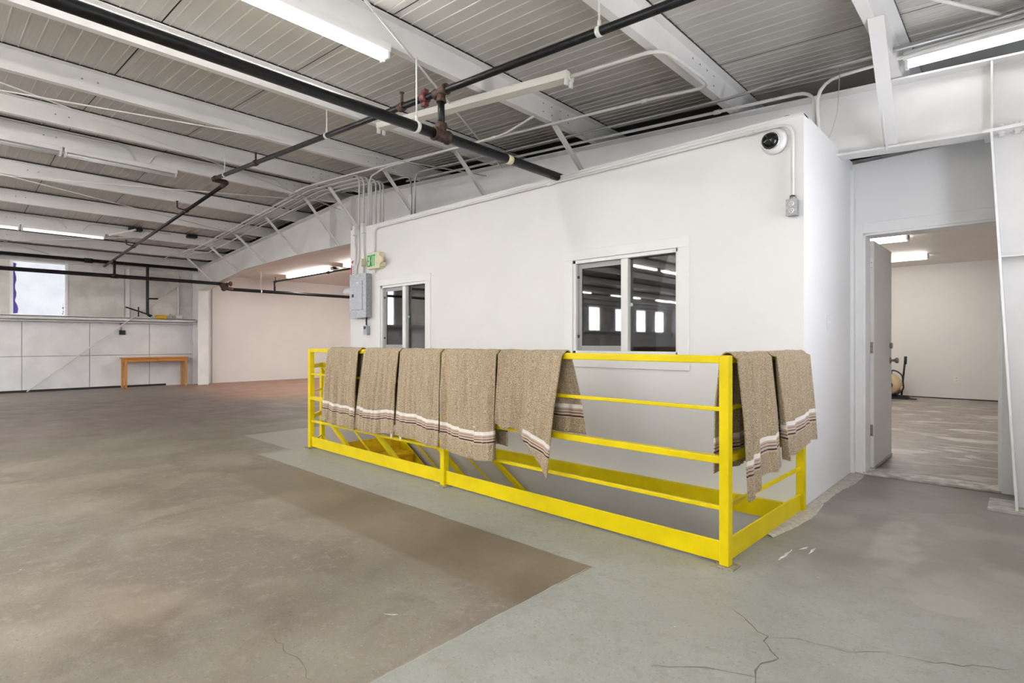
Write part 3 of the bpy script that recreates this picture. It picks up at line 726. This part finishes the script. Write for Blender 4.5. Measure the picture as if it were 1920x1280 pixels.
for k, y in enumerate((-2.6, -5.4, -8.2, -11.0, -15.0, -19.0)):  # rows behind the camera added to light the box front and floor
    for x, nm in ((-.70, 'first'), (-3.40, 'third'), (-6.45, 'fifth'), (-8.88, 'seventh'), (-13.43, 'tenth')):
        if k > 3 and nm in ('first', 'fifth'): continue
        strip_light('added strip light behind the camera under the %s purlin, %s back' % (nm, ordn[k]), (x, y, zf(x)), (x, y + 2.44, zf(x)), TUBEM if x > -6 else TUBEL)
for nm, x0, x1, y, z in (('nearer lit ceiling light seen through the doorway', -2.46, -1.24, 9.72, 2.69), ('further lit ceiling light seen through the doorway', -2.48, -1.26, 12.1, 2.69), ('unseen ceiling light added to brighten the back room door', -2.46, -1.24, 7.3, 2.69)):  # the third one is added out of view to brighten the open door
    strip_light(nm, (x0, y, z), (x1, y, z), None, lens=True, group='warm ceiling lights')
strip_light('lit warm ceiling light left of the box, beyond the frame', (-14.75, 6.85, 2.965), (-12.35, 6.85, 2.965), None, lens=True, group='warm ceiling lights')
strip_light('lit warm ceiling light half hidden by the box corner', (-11.6, 6.75, 2.965), (-9.2, 6.75, 2.965), None, lens=True, group='warm ceiling lights')
for x, nm in ((-14.75, 'left'), (-11.6, 'right')): strip_light('warm ceiling light further back behind the box, %s one' % nm, (x, 10.6, 2.965), (x + 2.4, 10.6, 2.965), None, lens=True, group='warm ceiling lights')

# ------------------------------------------------------------------ sprinkler piping
sp = thing('sprinkler_piping', 'black iron sprinkler piping under the roof', 'pipework', (-3.22, 2.66, 2.68))
def spo(name, mb, m=BLACKPIPE, parent=None):
    o = obj(name, mb, m, parent or sp)
    if parent is None: o.location = (3.22, -2.66, -2.68)
    return o
mx, mz, by = -3.22, 2.685, 2.66
spo('main_pipe', MB().cyl((mx, -6, mz), (mx, 4.30, mz), .038, 16))
zb_ = 3.015
spo('riser_pipe', MB().cyl((mx, by, mz + .05), (mx, by, zb_ - .03), .026, 14))
spo('tee', MB().lathe([(.05, -.075), (.052, -.055), (.046, -.045), (.046, .045), (.052, .055), (.05, .075)], (mx, by, mz), (0, 1, 0), 16).lathe([(.04, .02), (.04, .06), (.045, .07), (.045, .09), (.03, .092)], (mx, by, mz), (0, 0, 1), 14), RUST)
spo('tee', MB().lathe([(.04, -.07), (.042, -.05), (.035, -.04), (.035, .04), (.042, .05), (.04, .07)], (mx, by, zb_), (1, 0, .07), 14).lathe([(.038, -.08), (.038, -.06), (.033, -.05), (.03, 0)], (mx, by, zb_), (0, 0, 1), 14), RUST)
zb = lambda x: zb_ + (mx - x) * .0655
spo('branch_pipe', MB().cyl((.3, by, zb(.3)), (-7.98, by, zb(-7.98)), .0255, 14))
spo('elbow_pipe', MB().tube(fillet([(-7.92, by, zb(-7.98)), (-8.03, by, zb(-7.98)), (-8.03, 2.84, zb(-7.98) + .0), (-8.2, 2.84, zb(-7.98) - .02)], .04), .033, 12), RUST)
x2, z2 = -8.05, zb(-7.98) - .01
zc2 = lambda x: z2 - (x2 - x) * .0575
spo('branch_pipe', MB().cyl((x2, 2.84, z2), (-15.6, 2.84, zc2(-15.6)), .0255, 14))
x3, z3 = -14.6, 2.575
spo('riser_pipe', MB().cyl((x3, 2.84, z3), (x3, 2.84, zc2(x3)), .027, 12)); spo('tee', MB().lathe([(.05, -.07), (.05, .07)], (x3, 2.84, z3), (0, 1, 0), 14), BLACKPIPE)
spo('main_pipe', MB().cyl((x3, -6, z3), (x3, 5.0, z3), .042, 14))
spo('main_pipe', MB().cyl((x3, 5.28, z3 - .12), (x3, 12, z3 - .12), .042, 14))
vv = spo('valve', MB().lathe([(.05, -.09), (.07, -.08), (.07, -.05), (.055, -.04), (.055, .04), (.07, .05), (.07, .08), (.05, .09)], (x3, 5.10, z3 - .03), (0, 1, 0), 14).tube([(x3, 5.0, z3), (x3, 5.12, z3 - .1), (x3, 5.3, z3 - .12)], .05, 10), RUST)
obj('valve_handle', MB().lathe([(.015, 0), (.06, .03), (.065, .06), (.03, .09), (0, .1)], (x3, 5.2, z3 + .01), (.6, .8, .1), 14), REDV, vv)
obj('valve_wheel', MB().lathe([(.035, -.012), (.06, -.01), (.06, .01), (.035, .012)], (x3 + .1, 5.05, z3 - .13), (1, 0, .2), 14), RUST, vv)
spo('riser_pipe', MB().cyl((x3, 6.36, z3 - .12), (x3, 6.36, 2.74), .025, 10)); spo('branch_pipe', MB().cyl((x3 - .05, 6.36, 2.735), (-7.2, 6.36, 2.735), .022, 10))
def head(x, y, z, up=.11, side=0):
    mb = MB().lathe([(.034, -.03), (.036, -.015), (.036, .015), (.034, .03)], (x, y, z), (1, 0, .06), 12)
    h = spo('sprinkler_head', mb, RUST); px = y + side
    obj('stem', MB().tube(fillet([(x, y, z), (x, px, z + .02), (x, px, z + up)] if side else [(x, y, z), (x, y, z + up * .5), (x, y, z + up)], .03), .011, 8).lathe([(.0, 0), (.02, .002), (.02, .008), (0, .01)], (x, px, z + up), (0, 0, 1), 10), RUST, h)
head(-3.72, by, zb(-3.72)); head(-6.62, by, zb(-6.62)); head(-9.75, 2.84, zc2(-9.75), .12, -.13); head(-12.95, 2.84, zc2(-12.95), .1, -.13)
head(-14.55, 6.36, 2.735, .11); head(-11.75, 6.36, 2.735, .1)
spo('clamp', MB().lathe([(.036, -.03), (.044, -.02), (.044, .02), (.036, .03)], (-3.42, by, zb(-3.42)), (1, 0, .06), 12).box(-3.445, -3.395, by - .02, by + .02, zb(-3.42) - .065, zb(-3.42) + .065), REDV)
def hanger(x, y, z, r, zt, nm='hanger'):
    ax = (0, 1, 0) if r > .03 else (1, 0, 0)
    spo(nm, MB().lathe([(r + .001, -.014), (r + .006, -.014), (r + .006, .014), (r + .001, .014)], (x, y, z), ax, 16).cyl((x, y, z + r), (x, y, zt), .006, 8).cyl((x, y, z + r), (x, y, z + r + .04), .011, 6), CONDM)
hanger(mx, 2.43, mz, .038, 3.19); hanger(mx, -1.5, mz, .038, 3.19); hanger(-1.80, by, zb(-1.80), .0255, R(-1.8) - .21); hanger(-4.95, by, zb(-4.95), .0255, R(-4.95) - .21); hanger(-7.6, by, zb(-7.6), .0255, R(-7.6) - .1)
hanger(x3, 6.0, z3 - .12, .042, 2.97)
spo('paper_tag', MB().lathe([(.0388, -.03), (.0390, .03)], (mx, 3.40, mz), (0, 1, 0), 16), IVORY)
# eave pipe along the left wall with its drop and valve
ev = thing('drain_pipe', 'black pipe running along the eave above the frosted window', 'pipe', (-15.93, 3.8, 3.03))
def evo(name, mb, m=BLACKPIPE):
    o = obj(name, mb, m, ev); o.location = (15.93, -3.8, -3.03); return o
evo('eave_pipe', MB().cyl((-15.93, -6, 3.02), (-15.93, 4.9, 3.03), .04, 12)); evo('coupling', MB().lathe([(.055, -.08), (.055, .08)], (-15.93, 2.6, 3.025), (0, 1, 0), 12))
evo('drop_pipe', MB().tube(fillet([(-15.93, 3.78, 3.02), (-16.12, 3.82, 3.0), (-16.12, 3.82, 1.82), (-16.12, 3.9, 1.78)], .08), .033, 12))
evo('side_outlet', MB().cyl((-16.12, 3.82, 2.22), (-16.0, 4.02, 2.22), .02, 8))
evo('lever', MB().bar((-16.05, 3.90, 1.79), (-16.0, 3.34, 1.98), .05, .03).cyl((-16.08, 3.62, 1.76), (-16.08, 3.62, 2.0), .014, 8))
evo('valve_handle', MB().lathe([(.0, -.14), (.05, -.12), (.055, .0), (.05, .12), (0, .14)], (-16.05, 4.1, 1.765), (0, 1, 0), 10), YTAG)

# ------------------------------------------------------------------ conduits
zu = lambda x, d=.222: R(x) - d
def conduit(label, pts, r=.0125, m=CONDM, bend=.12, clips=(), grp='electrical conduits'):
    o = obj('conduit', MB().tube(fillet(pts, bend), r, 10), m)
    tag(o, label, 'conduit', grp)
    for c in clips: obj('coupling', MB().lathe([(r + .004, -.03), (r + .006, -.02), (r + .006, .02), (r + .004, .03)], c[0], c[1], 10), m, o)
    return o
XV = -6.86
ends = [-14.4, -12.9, -13.7, -9.6, -12.0, -14.0, -10.8]
nth = ['first', 'second', 'third', 'fourth', 'fifth', 'sixth', 'seventh']
for j in range(7):
    y = 4.18 + .066 * j; x = XV + .012 * (j % 3); e = ends[j]; d = .226 + .012 * (j % 2)
    pts = [(x, y, 2.66), (x, y, zu(x, d))]
    pts += [(RIDGE, y, zu(RIDGE, d)), (e, y, zu(e, d))]
    if j in (0, 2, 5): pts += [(e - .05, y - .25, zu(e) - .02), (e - .7, y - .25, zu(e - .7) - .02)]
    conduit('white conduit running left under the purlins, %s of seven drops at the box corner' % nth[j], pts, .012, bend=.13)
conduit('long white conduit resting on the diagonal braces', [(-2.58, 3.40, 3.175), (-1.80, 3.42, 3.125), (-1.78, 4.20, 3.125), (-2.25, 4.20, zu(-2.25, .23)), (-6.6, 4.10, zu(-6.6, .23)), (RIDGE, 4.12, zu(RIDGE, .23)), (-8.9, 4.12, zu(-8.9, .23))], .0135, bend=.16, clips=(((-2.38, 4.2, zu(-2.38, .23)), (1, 0, 0)), ((-4.6, 4.145, zu(-4.6, .23)), (1, 0, 0))))
conduit('thin white conduit starting under the third purlin, bending down at the box', [(-3.36, 3.88, 3.235), (-3.82, 3.95, 3.20), (-5.9, 3.98, 3.34), (-6.52, 4.13, 3.37), (-6.52, 4.13, 2.67)], .011, bend=.14, clips=(((-3.95, 3.952, 3.21), (1, 0, -.06)),))
conduit('grey steel conduit along the top of the frame', [(.3, 4.56, 3.10), (-1.45, 4.56, zu(-1.45, .19)), (-1.75, 4.56, zu(-1.75, .23)), (-2.1, 4.56, zu(-2.1, .23)), (-6.08, 4.56, zu(-6.08, .23)), (-6.08, 4.56, 2.66)], .0125, GREYPIPE, .15)
conduit('grey steel conduit bending left beside its twin drop', [(-6.16, 4.56, 2.66), (-6.16, 4.56, zu(-6.16, .26)), (-8.1, 4.60, zu(-8.1, .25))], .0125, GREYPIPE, .15)
conduit('white conduit tight against the frame\'s top flange', [(-1.22, 4.80, 2.85), (-1.22, 4.80, zu(-1.22, .225)), (-6.6, 4.80, zu(-6.6, .225))], .014, bend=.14, clips=(((-2.0, 4.80, zu(-2.0, .225)), (1, 0, -.06)),))
conduit('white conduit curving down the frame web above the box corner', [(.3, 4.70, 3.135), (-1.19, 4.72, zu(-1.19, .20)), (-1.19, 4.86, 2.55)], .0135, bend=.18, clips=(((-1.19, 4.85, 2.62), (0, .1, -1)),))
conduit('grey conduit beside the top right strip light', [(.3, 4.66, 3.20), (-.3, 4.64, 3.175), (-1.2, 4.60, 3.165)], .015, GREYPIPE)
conduit('white conduit along the box top from exit sign to outlet', [(-6.27, BY - .02, 2.28), (-6.27, BY - .02, 2.63), (-1.165, BY - .02, 2.63), (-1.165, BY - .02, 2.11)], .0115, bend=.10, clips=(((-1.45, BY - .02, 2.63), (1, 0, 0)), ((-3.3, BY - .02, 2.63), (1, 0, 0))))
conduit('white conduit entering the electrical panel, left of two', [(-6.74, BY - .02, 2.62), (-6.74, BY - .02, 2.03)], .012)
conduit('white conduit entering the electrical panel, right of two', [(-6.66, BY - .02, 2.72), (-6.66, BY - .02, 2.25), (-6.72, BY - .02, 2.15), (-6.72, BY - .02, 2.03)], .012, bend=.05)
conduit('white conduit dropping behind the exit sign to the panel', [(-6.53, BY - .02, 2.62), (-6.53, BY - .02, 2.03)], .012)
for x, z in ((-6.745, 2.655), (-6.535, 2.66)):
    tag(obj('conduit_elbow', MB().box(x - .028, x + .028, BY - .05, BY + .03, z - .06, z + .07), CONDM, None, .006), 'white elbow fitting on the box edge above the panel, %s' % ('left one' if x < -6.6 else 'right one'), 'fitting', 'conduit elbow fittings')
for a, pts in (('curved white conduit on the seventh purlin web, left bend', [(-8.835, .0, R(-8.8) - .04), (-8.835, 1.85, R(-8.8) - .04), (-8.835, 1.95, R(-8.8) - .19)]), ('curved white conduit on the seventh purlin web, right bend', [(-8.835, 2.12, R(-8.8) - .19), (-8.835, 2.2, R(-8.8) - .05), (-8.835, 3.9, R(-8.8) - .05), (-8.835, 4.0, R(-8.8) - .19)]),
               ('curved white conduit on the tenth purlin web, left bend', [(-13.385, .0, R(-13.4) - .04), (-13.385, 1.75, R(-13.4) - .04), (-13.385, 1.85, R(-13.4) - .19)]), ('curved white conduit on the tenth purlin web, right bend', [(-13.385, 2.1, R(-13.4) - .19), (-13.385, 2.2, R(-13.4) - .05), (-13.385, 3.6, R(-13.4) - .05)])):
    conduit(a, pts, .009, bend=.12)

# ------------------------------------------------------------------ roof and wall tie rods
def rod(label, a, b, r=.007):
    tag(obj('tie_rod', MB().cyl(a, b, r, 8), CONDM), label, 'tie rod', 'white steel tie rods')
rod('white tie rod passing beside the pipe riser', (-2.0, .25, 3.17), (-4.85, 5.0, 3.335), .009)
rod('white tie rod meeting the frame left of the black main pipe', (-6.87, -1, 3.30), (-5.14, 5.0, 3.295))
rod('white tie rod sloping to the frame near the conduit drops', (-5.77, -1, 3.36), (-8.79, 5.0, 3.45))
rod('far white tie rod crossing under the eighth purlin', (-9.8, -.05, 3.42), (-11.95, 4.8, 3.32))
rod('far white tie rod ending near the braces', (-10.6, .1, 3.42), (-8.45, 4.6, 3.46))
rod('faint white tie rod low at the far left', (-14.2, .55, 3.17), (-16.0, 1.9, 3.10), .006)
rod('faint white tie rod under the eleventh purlin', (-14.9, 1.2, 3.165), (-12.6, 3.1, 3.21), .006)
rod('white tie rod at the top right above the doorway', (-.6, 3.83, 3.2), (.25, 5.27, 3.2), .012)
rod('thin white tie rod slanting across the lower side wall boards', (XL + .12, 1.55, .02), (XL + .22, 4.62, 2.68), .013)
rod('short white strut under the tenth purlin', (-13.2, 2.48, 3.235), (-12.9, 2.86, 3.36), .02)
tag(obj('hanging_wire', MB().tube(fillet([(-1.0, 4.6, 3.14), (-1.06, 4.80, 2.88), (-1.13, 4.85, 2.72), (-1.22, 4.86, 2.66)], .1), .0022, 6), GREYPIPE), 'loose thin wire drooping in front of the frame web', 'wire')
tag(obj('loose_wire', MB().tube([(-.42, 3.9, 3.285), (-.3, 4.25, 3.25), (-.15, 4.5, 3.25), (.2, 4.9, 3.24)], .002, 6), GREYPIPE), 'loose thin wire under the roof at the top right', 'wire')
for a, y0, y1 in (('left', 2.84, 3.06), ('right', 3.90, 4.08)):
    tag(obj('vent_box', MB().box(-13.42, -13.26, y0, y1, 3.40, 3.475).box(-13.40, -13.28, y0 - .008, y1 + .008, 3.42, 3.455), BLACK, None, .004), 'small black box on the tenth purlin, %s of two' % a, 'black box', 'black boxes on the far purlin')

# ------------------------------------------------------------------ fittings on the stair box
pn = thing('electrical_panel', 'galvanised grey electrical panel at the box corner', 'electrical panel', (-6.56, BY, 1.46))
def pno(name, mb, m, par=None, bv=0):
    o = obj(name, mb, m, par or pn, bv)
    if par is None: o.location = (6.56, -BY, -1.46)
    return o
PYF = BY - .095
pno('cabinet', MB().box(-6.76, -6.365, PYF + .006, BY, 1.46, 2.04), GALV, None, .004); pno('cover', MB().box(-6.768, -6.357, PYF, PYF + .006, 1.452, 2.048), GALV, None, .002)
dd = pno('door', MB().box(-6.70, -6.44, PYF - .007, PYF, 1.56, 1.95), GALV, None, .003)
obj('door_latch', MB().box(-6.69, -6.655, PYF - .016, PYF - .007, 1.735, 1.775), BLACK, dd)
obj('panel_label', MB().box(-6.58, -6.53, PYF - .0085, PYF - .007, 1.915, 1.932), PAPER, dd)
sw = MB()
for x in (-6.745, -6.385):
    for z in (1.49, 1.75, 2.01): sw.lathe([(.007, 0), (.006, .003), (0, .004)], (x, PYF, z), (0, -1, 0), 8)
_stuff(pno('screws', sw, CHROME))
tag(obj('conduit_stub', MB().tube([(-6.45, BY - .03, 1.46), (-6.45, BY - .03, 1.40), (-6.46, BY - .025, 1.36)], .011, 8).tube([(-6.44, BY - .03, 1.46), (-6.455, BY - .035, 1.41), (-6.44, BY - .03, 1.35)], .008, 8), BLACK), 'black flexible cable below the electrical panel', 'cable')
jb = thing('junction_box', 'small galvanised junction box below the electrical panel', 'junction box', (-6.45, BY, 1.22))
def jbo(name, mb, m): o = obj(name, mb, m, jb, .003); o.location = (6.45, -BY, -1.22); return o
jbo('body', MB().box(-6.49, -6.41, BY - .05, BY, 1.23, 1.345), GALV); jbo('cover', MB().box(-6.493, -6.407, BY - .054, BY - .05, 1.227, 1.348), GALV); jbo('dial', MB().lathe([(.02, 0), (.018, .012), (0, .013)], (-6.45, BY - .054, 1.32), (0, -1, 0), 12), BLACK)

ex = thing('exit_sign', 'ivory exit sign with green letters and two emergency lamps', 'exit sign', (-6.2, BY, 2.08))
def exo(name, mb, m, bv=.003, par=None):
    o = obj(name, mb, m, par or ex, bv)
    if par is None: o.location = (6.2, -BY, -2.08)
    return o
EY = BY - .075
exo('housing', MB().prism([(-6.375, 2.10), (-6.36, 2.085), (-6.09, 2.085), (-6.075, 2.10), (-6.075, 2.28), (-6.09, 2.30), (-6.36, 2.30), (-6.375, 2.28)], 'y', EY, BY), IVORY, .006)
exo('face_plate', MB().box(-6.36, -6.13, EY - .003, EY, 2.10, 2.285), mat('pale_green_face', s(205, 226, 190), .5), 0)
lt = MB(); z0, z1, yf, yb = 2.118, 2.268, EY - .006, EY - .003; b = .013
def L(x0, x1, za, zb): lt.box(x0, x1, yf, yb, za, zb)
x = -6.348; L(x, x + b, z0, z1); L(x + b, x + .042, z0, z0 + .018); L(x + b, x + .036, (z0 + z1) / 2 - .009, (z0 + z1) / 2 + .009); L(x + b, x + .042, z1 - .018, z1)
x = -6.298; lt.bar((x + .004, (yf + yb) / 2, z0), (x + .044, (yf + yb) / 2, z1), .003, .012, (1, 0, 0)).bar((x + .044, (yf + yb) / 2, z0), (x + .004, (yf + yb) / 2, z1), .003, .012, (1, 0, 0))
lt.prism([(x, z0), (x + .013, z0), (x + .048, z1), (x + .035, z1)], 'y', yf, yb).prism([(x + .035, z0), (x + .048, z0), (x + .013, z1), (x, z1)], 'y', yf, yb)
x = -6.24; L(x, x + b, z0, z1); x = -6.218; L(x, x + .05, z1 - .018, z1); L(x + .0185, x + .0315, z0, z1 - .018)
exo('letters', lt, GREEN, 0)
for x, d, m in ((-6.035, (.45, -1, -.05), CHROME), (-6.42, (-.5, -1, -.05), IVORY)):
    hd = exo('lamp_head', MB().lathe([(.03, -.03), (.045, -.015), (.05, .02), (.052, .035), (.046, .036)], (x, EY - .012, 2.185), d, 18), IVORY, 0)
    obj('reflector', MB().lathe([(.046, .034), (.03, .022), (.012, .016), (0, .015)], (x, EY - .012, 2.185), d, 18), m, hd)
exo('arm', MB().box(-6.09, -6.03, EY + .02, BY - .01, 2.11, 2.16), IVORY)
exo('nipple', MB().cyl((-6.27, BY - .03, 2.04), (-6.27, BY - .03, 2.09), .02, 10), OUTLET, 0)

sg = thing('extinguisher_sign', 'narrow red and white sign with a red arrow above the panel', 'sign', (-6.84, BY, 2.04))
def sgo(name, mb, m): o = obj(name, mb, m, sg); o.location = (6.84, -BY, -2.04); return o
sgo('plate', MB().box(-6.885, -6.79, BY - .006, BY, 2.02, 2.27), PAPER); sgo('red_bar', MB().box(-6.884, -6.855, BY - .0075, BY - .006, 2.02, 2.20), REDP)
sgo('arrow', MB().prism([(-6.875, 2.245), (-6.80, 2.262), (-6.84, 2.215)], 'y', BY - .0075, BY - .006), REDP)
tx = MB()
for k in range(5): tx.box(-6.83, -6.815, BY - .0075, BY - .006, 2.05 + k * .028, 2.066 + k * .028)
_stuff(sgo('print', tx, BLINK))
cp = thing('emergency_lamp', 'white rounded lamp sticking out left of the electrical panel', 'lamp', (-6.93, BY + .05, 1.85))
o = obj('lamp_body', MB().lathe([(.0, .24), (.03, .235), (.045, .20), (.048, .12), (.048, 0), (.0, 0)], (-6.90, BY + .06, 1.855), (-1, -.05, -.05), 16), OUTLET, cp); o.location = (6.93, -BY - .05, -1.85)
o = obj('collar', MB().lathe([(.035, 0), (.035, .03)], (-6.93, BY + .06, 1.855), (1, 0, 0), 14), OUTLET, cp); o.location = (6.93, -BY - .05, -1.85)

dc = thing('dome_camera', 'white dome security camera high on the box wall', 'camera', (-1.285, BY, 2.53))
def dco(name, mb, m, par=None):
    o = obj(name, mb, m, par or dc)
    if par is None: o.location = (1.285, -BY, -2.53)
    return o
cc = (-1.285, BY, 2.53)
dco('base', MB().lathe([(.088, 0), (.088, .02), (.080, .045), (.066, .055), (.0, .055)], cc, (0, -1, 0), 32), OUTLET)
dmd = dco('dome', MB().lathe([(.058, .05), (.056, .066), (.046, .086), (.028, .099), (.0, .103)], (cc[0] - .008, cc[1], cc[2]), (-.12, -1, -.05), 28), mat('smoked_dome', (.008, .008, .009), .06))
obj('lens_ring', MB().lathe([(.064, .05), (.064, .060), (.058, .062), (.057, .05)], (cc[0] - .006, cc[1], cc[2]), (-.12, -1, -.05), 28), CHROME, dmd)
tag(obj('black_horn', MB().lathe([(.0, .04), (.03, .03), (.042, .0), (.042, -.06), (.0, -.06)], (-1.235, BY + .12, 2.70), (0, 0, 1), 16), BLACK), 'small black dome peeking over the box top', 'horn')
ot = thing('outlet_box', 'galvanised duplex outlet box near the top of the box corner', 'outlet', (-1.16, BY, 1.99))
def oto(name, mb, m, par=None, bv=0):
    o = obj(name, mb, m, par or ot, bv)
    if par is None: o.location = (1.16, -BY, -1.99)
    return o
oto('body', MB().box(-1.195, -1.130, BY - .05, BY, 1.99, 2.10), GALV, None, .004); oto('cover', MB().box(-1.198, -1.127, BY - .054, BY - .05, 1.987, 2.103), GALV, None, .003)
for z in (2.022, 2.068):
    so = oto('socket', MB().lathe([(.0185, 0), (.0185, .003), (0, .0032)], (-1.1625, BY - .054, z), (0, -1, 0), 18), OUTLET)
    obj('slots', MB().box(-1.171, -1.168, BY - .0586, BY - .057, z - .002, z + .008).box(-1.157, -1.154, BY - .0586, BY - .057, z - .002, z + .008).cyl((-1.1625, BY - .0586, z - .009), (-1.1625, BY - .057, z - .009), .003, 8), BLACK, so)
oto('connector', MB().cyl((-1.165, BY - .02, 2.10), (-1.165, BY - .02, 2.13), .018, 10), STEELDK)
lsw = thing('light_switch', 'white light switch on the box end wall', 'switch', (BX1, 4.69, 1.22))
o = obj('plate', MB().box(BX1, BX1 + .006, 4.655, 4.725, 1.22, 1.335), OUTLET, lsw, .002); o.location = (-BX1, -4.69, -1.22)
o = obj('toggle', MB().box(BX1 + .006, BX1 + .02, 4.685, 4.695, 1.27, 1.29), OUTLET, lsw, .002); o.location = (-BX1, -4.69, -1.22)
wo = thing('wall_outlet', 'white duplex outlet low on the back room wall', 'outlet', (-1.0, RY, .33))
o = obj('plate', MB().box(-1.045, -.955, RY - .006, RY, .33, .46), OUTLET, wo, .002); o.location = (1.0, -RY, -.33)
for z in (.37, .42):
    o = obj('socket', MB().lathe([(.018, 0), (.018, .003), (0, .003)], (-1.0, RY - .006, z), (0, -1, 0), 12), IVORY, wo); o.location = (1.0, -RY, -.33)

# ------------------------------------------------------------------ left wall fittings and table
tb = thing('console_table', 'narrow orange wooden table against the side wall', 'table', (-16.17, 3.98, 0))
def tbo(name, mb, bv=.004, m=WOOD, par=None):
    o = obj(name, mb, m, par or tb, bv)
    if par is None: o.location = (16.17, -3.98, 0)
    return o
tbo('table_top', MB().box(-16.38, -15.95, 3.29, 4.70, .722, .75)); tbo('apron', MB().box(-16.0, -15.98, 3.36, 4.63, .64, .722)); tbo('apron', MB().box(-16.35, -16.33, 3.36, 4.63, .64, .722)); tbo('apron', MB().box(-16.33, -16.0, 3.325, 3.345, .64, .722)); tbo('apron', MB().box(-16.33, -16.0, 4.645, 4.665, .64, .722))
dw = tbo('drawer', MB().box(-15.98, -15.972, 3.72, 4.28, .652, .715)); obj('drawer_knob', MB().lathe([(.008, 0), (.012, .012), (0, .018)], (-15.972, 4.0, .684), (1, 0, 0), 10), STEELDK, dw)
for x in (-16.355, -16.02):
    for y in (3.315, 4.625): tbo('leg', MB().prism([(x, y), (x + .048, y), (x + .048, y + .048), (x, y + .048)], 'z', 0, .722))
bx = thing('outlet_box', 'dark outlet box on the side wall boards with a short cable above', 'outlet', (XL, 3.33, 1.30))
o = obj('body', MB().box(XL, XL + .05, 3.27, 3.41, 1.31, 1.42), STEELDK, bx, .004); o.location = (-XL, -3.33, -1.30)
o = obj('cover', MB().box(XL + .05, XL + .056, 3.275, 3.405, 1.315, 1.415), BLACK, bx); o.location = (-XL, -3.33, -1.30)
o = obj('cable', MB().tube([(XL + .03, 3.32, 1.42), (XL + .03, 3.31, 1.62)], .014, 8), GREYPIPE, bx); o.location = (-XL, -3.33, -1.30)
tag(obj('corner_conduit', MB().tube([(XL + .02, 4.58, 1.80), (XL + .02, 4.58, 2.9)], .02, 10).box(XL, XL + .06, 4.52, 4.66, 1.74, 1.83), CONDM), 'thin white conduit with a box standing on the girt ledge', 'conduit')
tag(obj('ledge_cable', MB().tube([(XL + .1, 4.15, 1.79), (XL + .1, 4.25, 1.80), (XL + .1, 4.35, 1.80), (XL + .1, 4.38, 1.86), (XL + .1, 4.44, 1.77)], .012, 8), GREYPIPE), 'short grey cable lying on the girt ledge', 'cable')

# ------------------------------------------------------------------ compressor in the back room
ac = thing('air_compressor', 'tan portable compressor with a black handle in the back room', 'compressor', (-1.98, 13.45, 0))
obj('base_frame', MB().tube(fillet([(-.25, -.15, .03), (.28, -.15, .03), (.28, .18, .03), (-.25, .18, .03), (-.25, -.1, .03)], .05), .016, 8).tube([(-.1, -.15, .03), (-.1, -.1, .14)], .014, 8).tube([(.1, -.15, .03), (.1, -.1, .14)], .014, 8), BLACK, ac)
obj('tank', MB().lathe([(.0, -.13), (.16, -.125), (.21, -.09), (.225, 0), (.21, .09), (.16, .125), (0, .13)], (-.06, .0, .27), (0, 1, .05), 24), TAN, ac)
obj('tank_hub', MB().lathe([(.08, -.15), (.08, -.13), (.0, -.13)], (-.06, .0, .27), (0, 1, .05), 18), BLACK, ac)
obj('motor', MB().lathe([(.0, 0), (.07, .01), (.075, .10), (.05, .14), (0, .15)], (-.08, .0, .44), (0, 0, 1), 16), BLACK, ac)
obj('cylinder_head', MB().box(.10, .19, -.08, .06, .16, .24), TAN, ac, .02)
obj('handle', MB().tube([(.14, .05, .06), (.17, .06, .45), (.20, .07, .80)], .018, 10).tube([(.20, .07, .68), (.205, .07, .84)], .026, 10), BLACK, ac)
obj('hose', MB().tube(fillet([(-.05, -.05, .55), (.06, -.1, .56), (.17, -.1, .48), (.20, -.1, .2), (.12, -.12, .1), (-.02, -.12, .06)], .12), .014, 8), BLACK, ac)
obj('foot_bar', MB().bar((.0, -.2, .012), (.42, -.2, .012), .03, .02).bar((-.1, -.26, .012), (.3, -.26, .012), .03, .02), BLACK, ac)
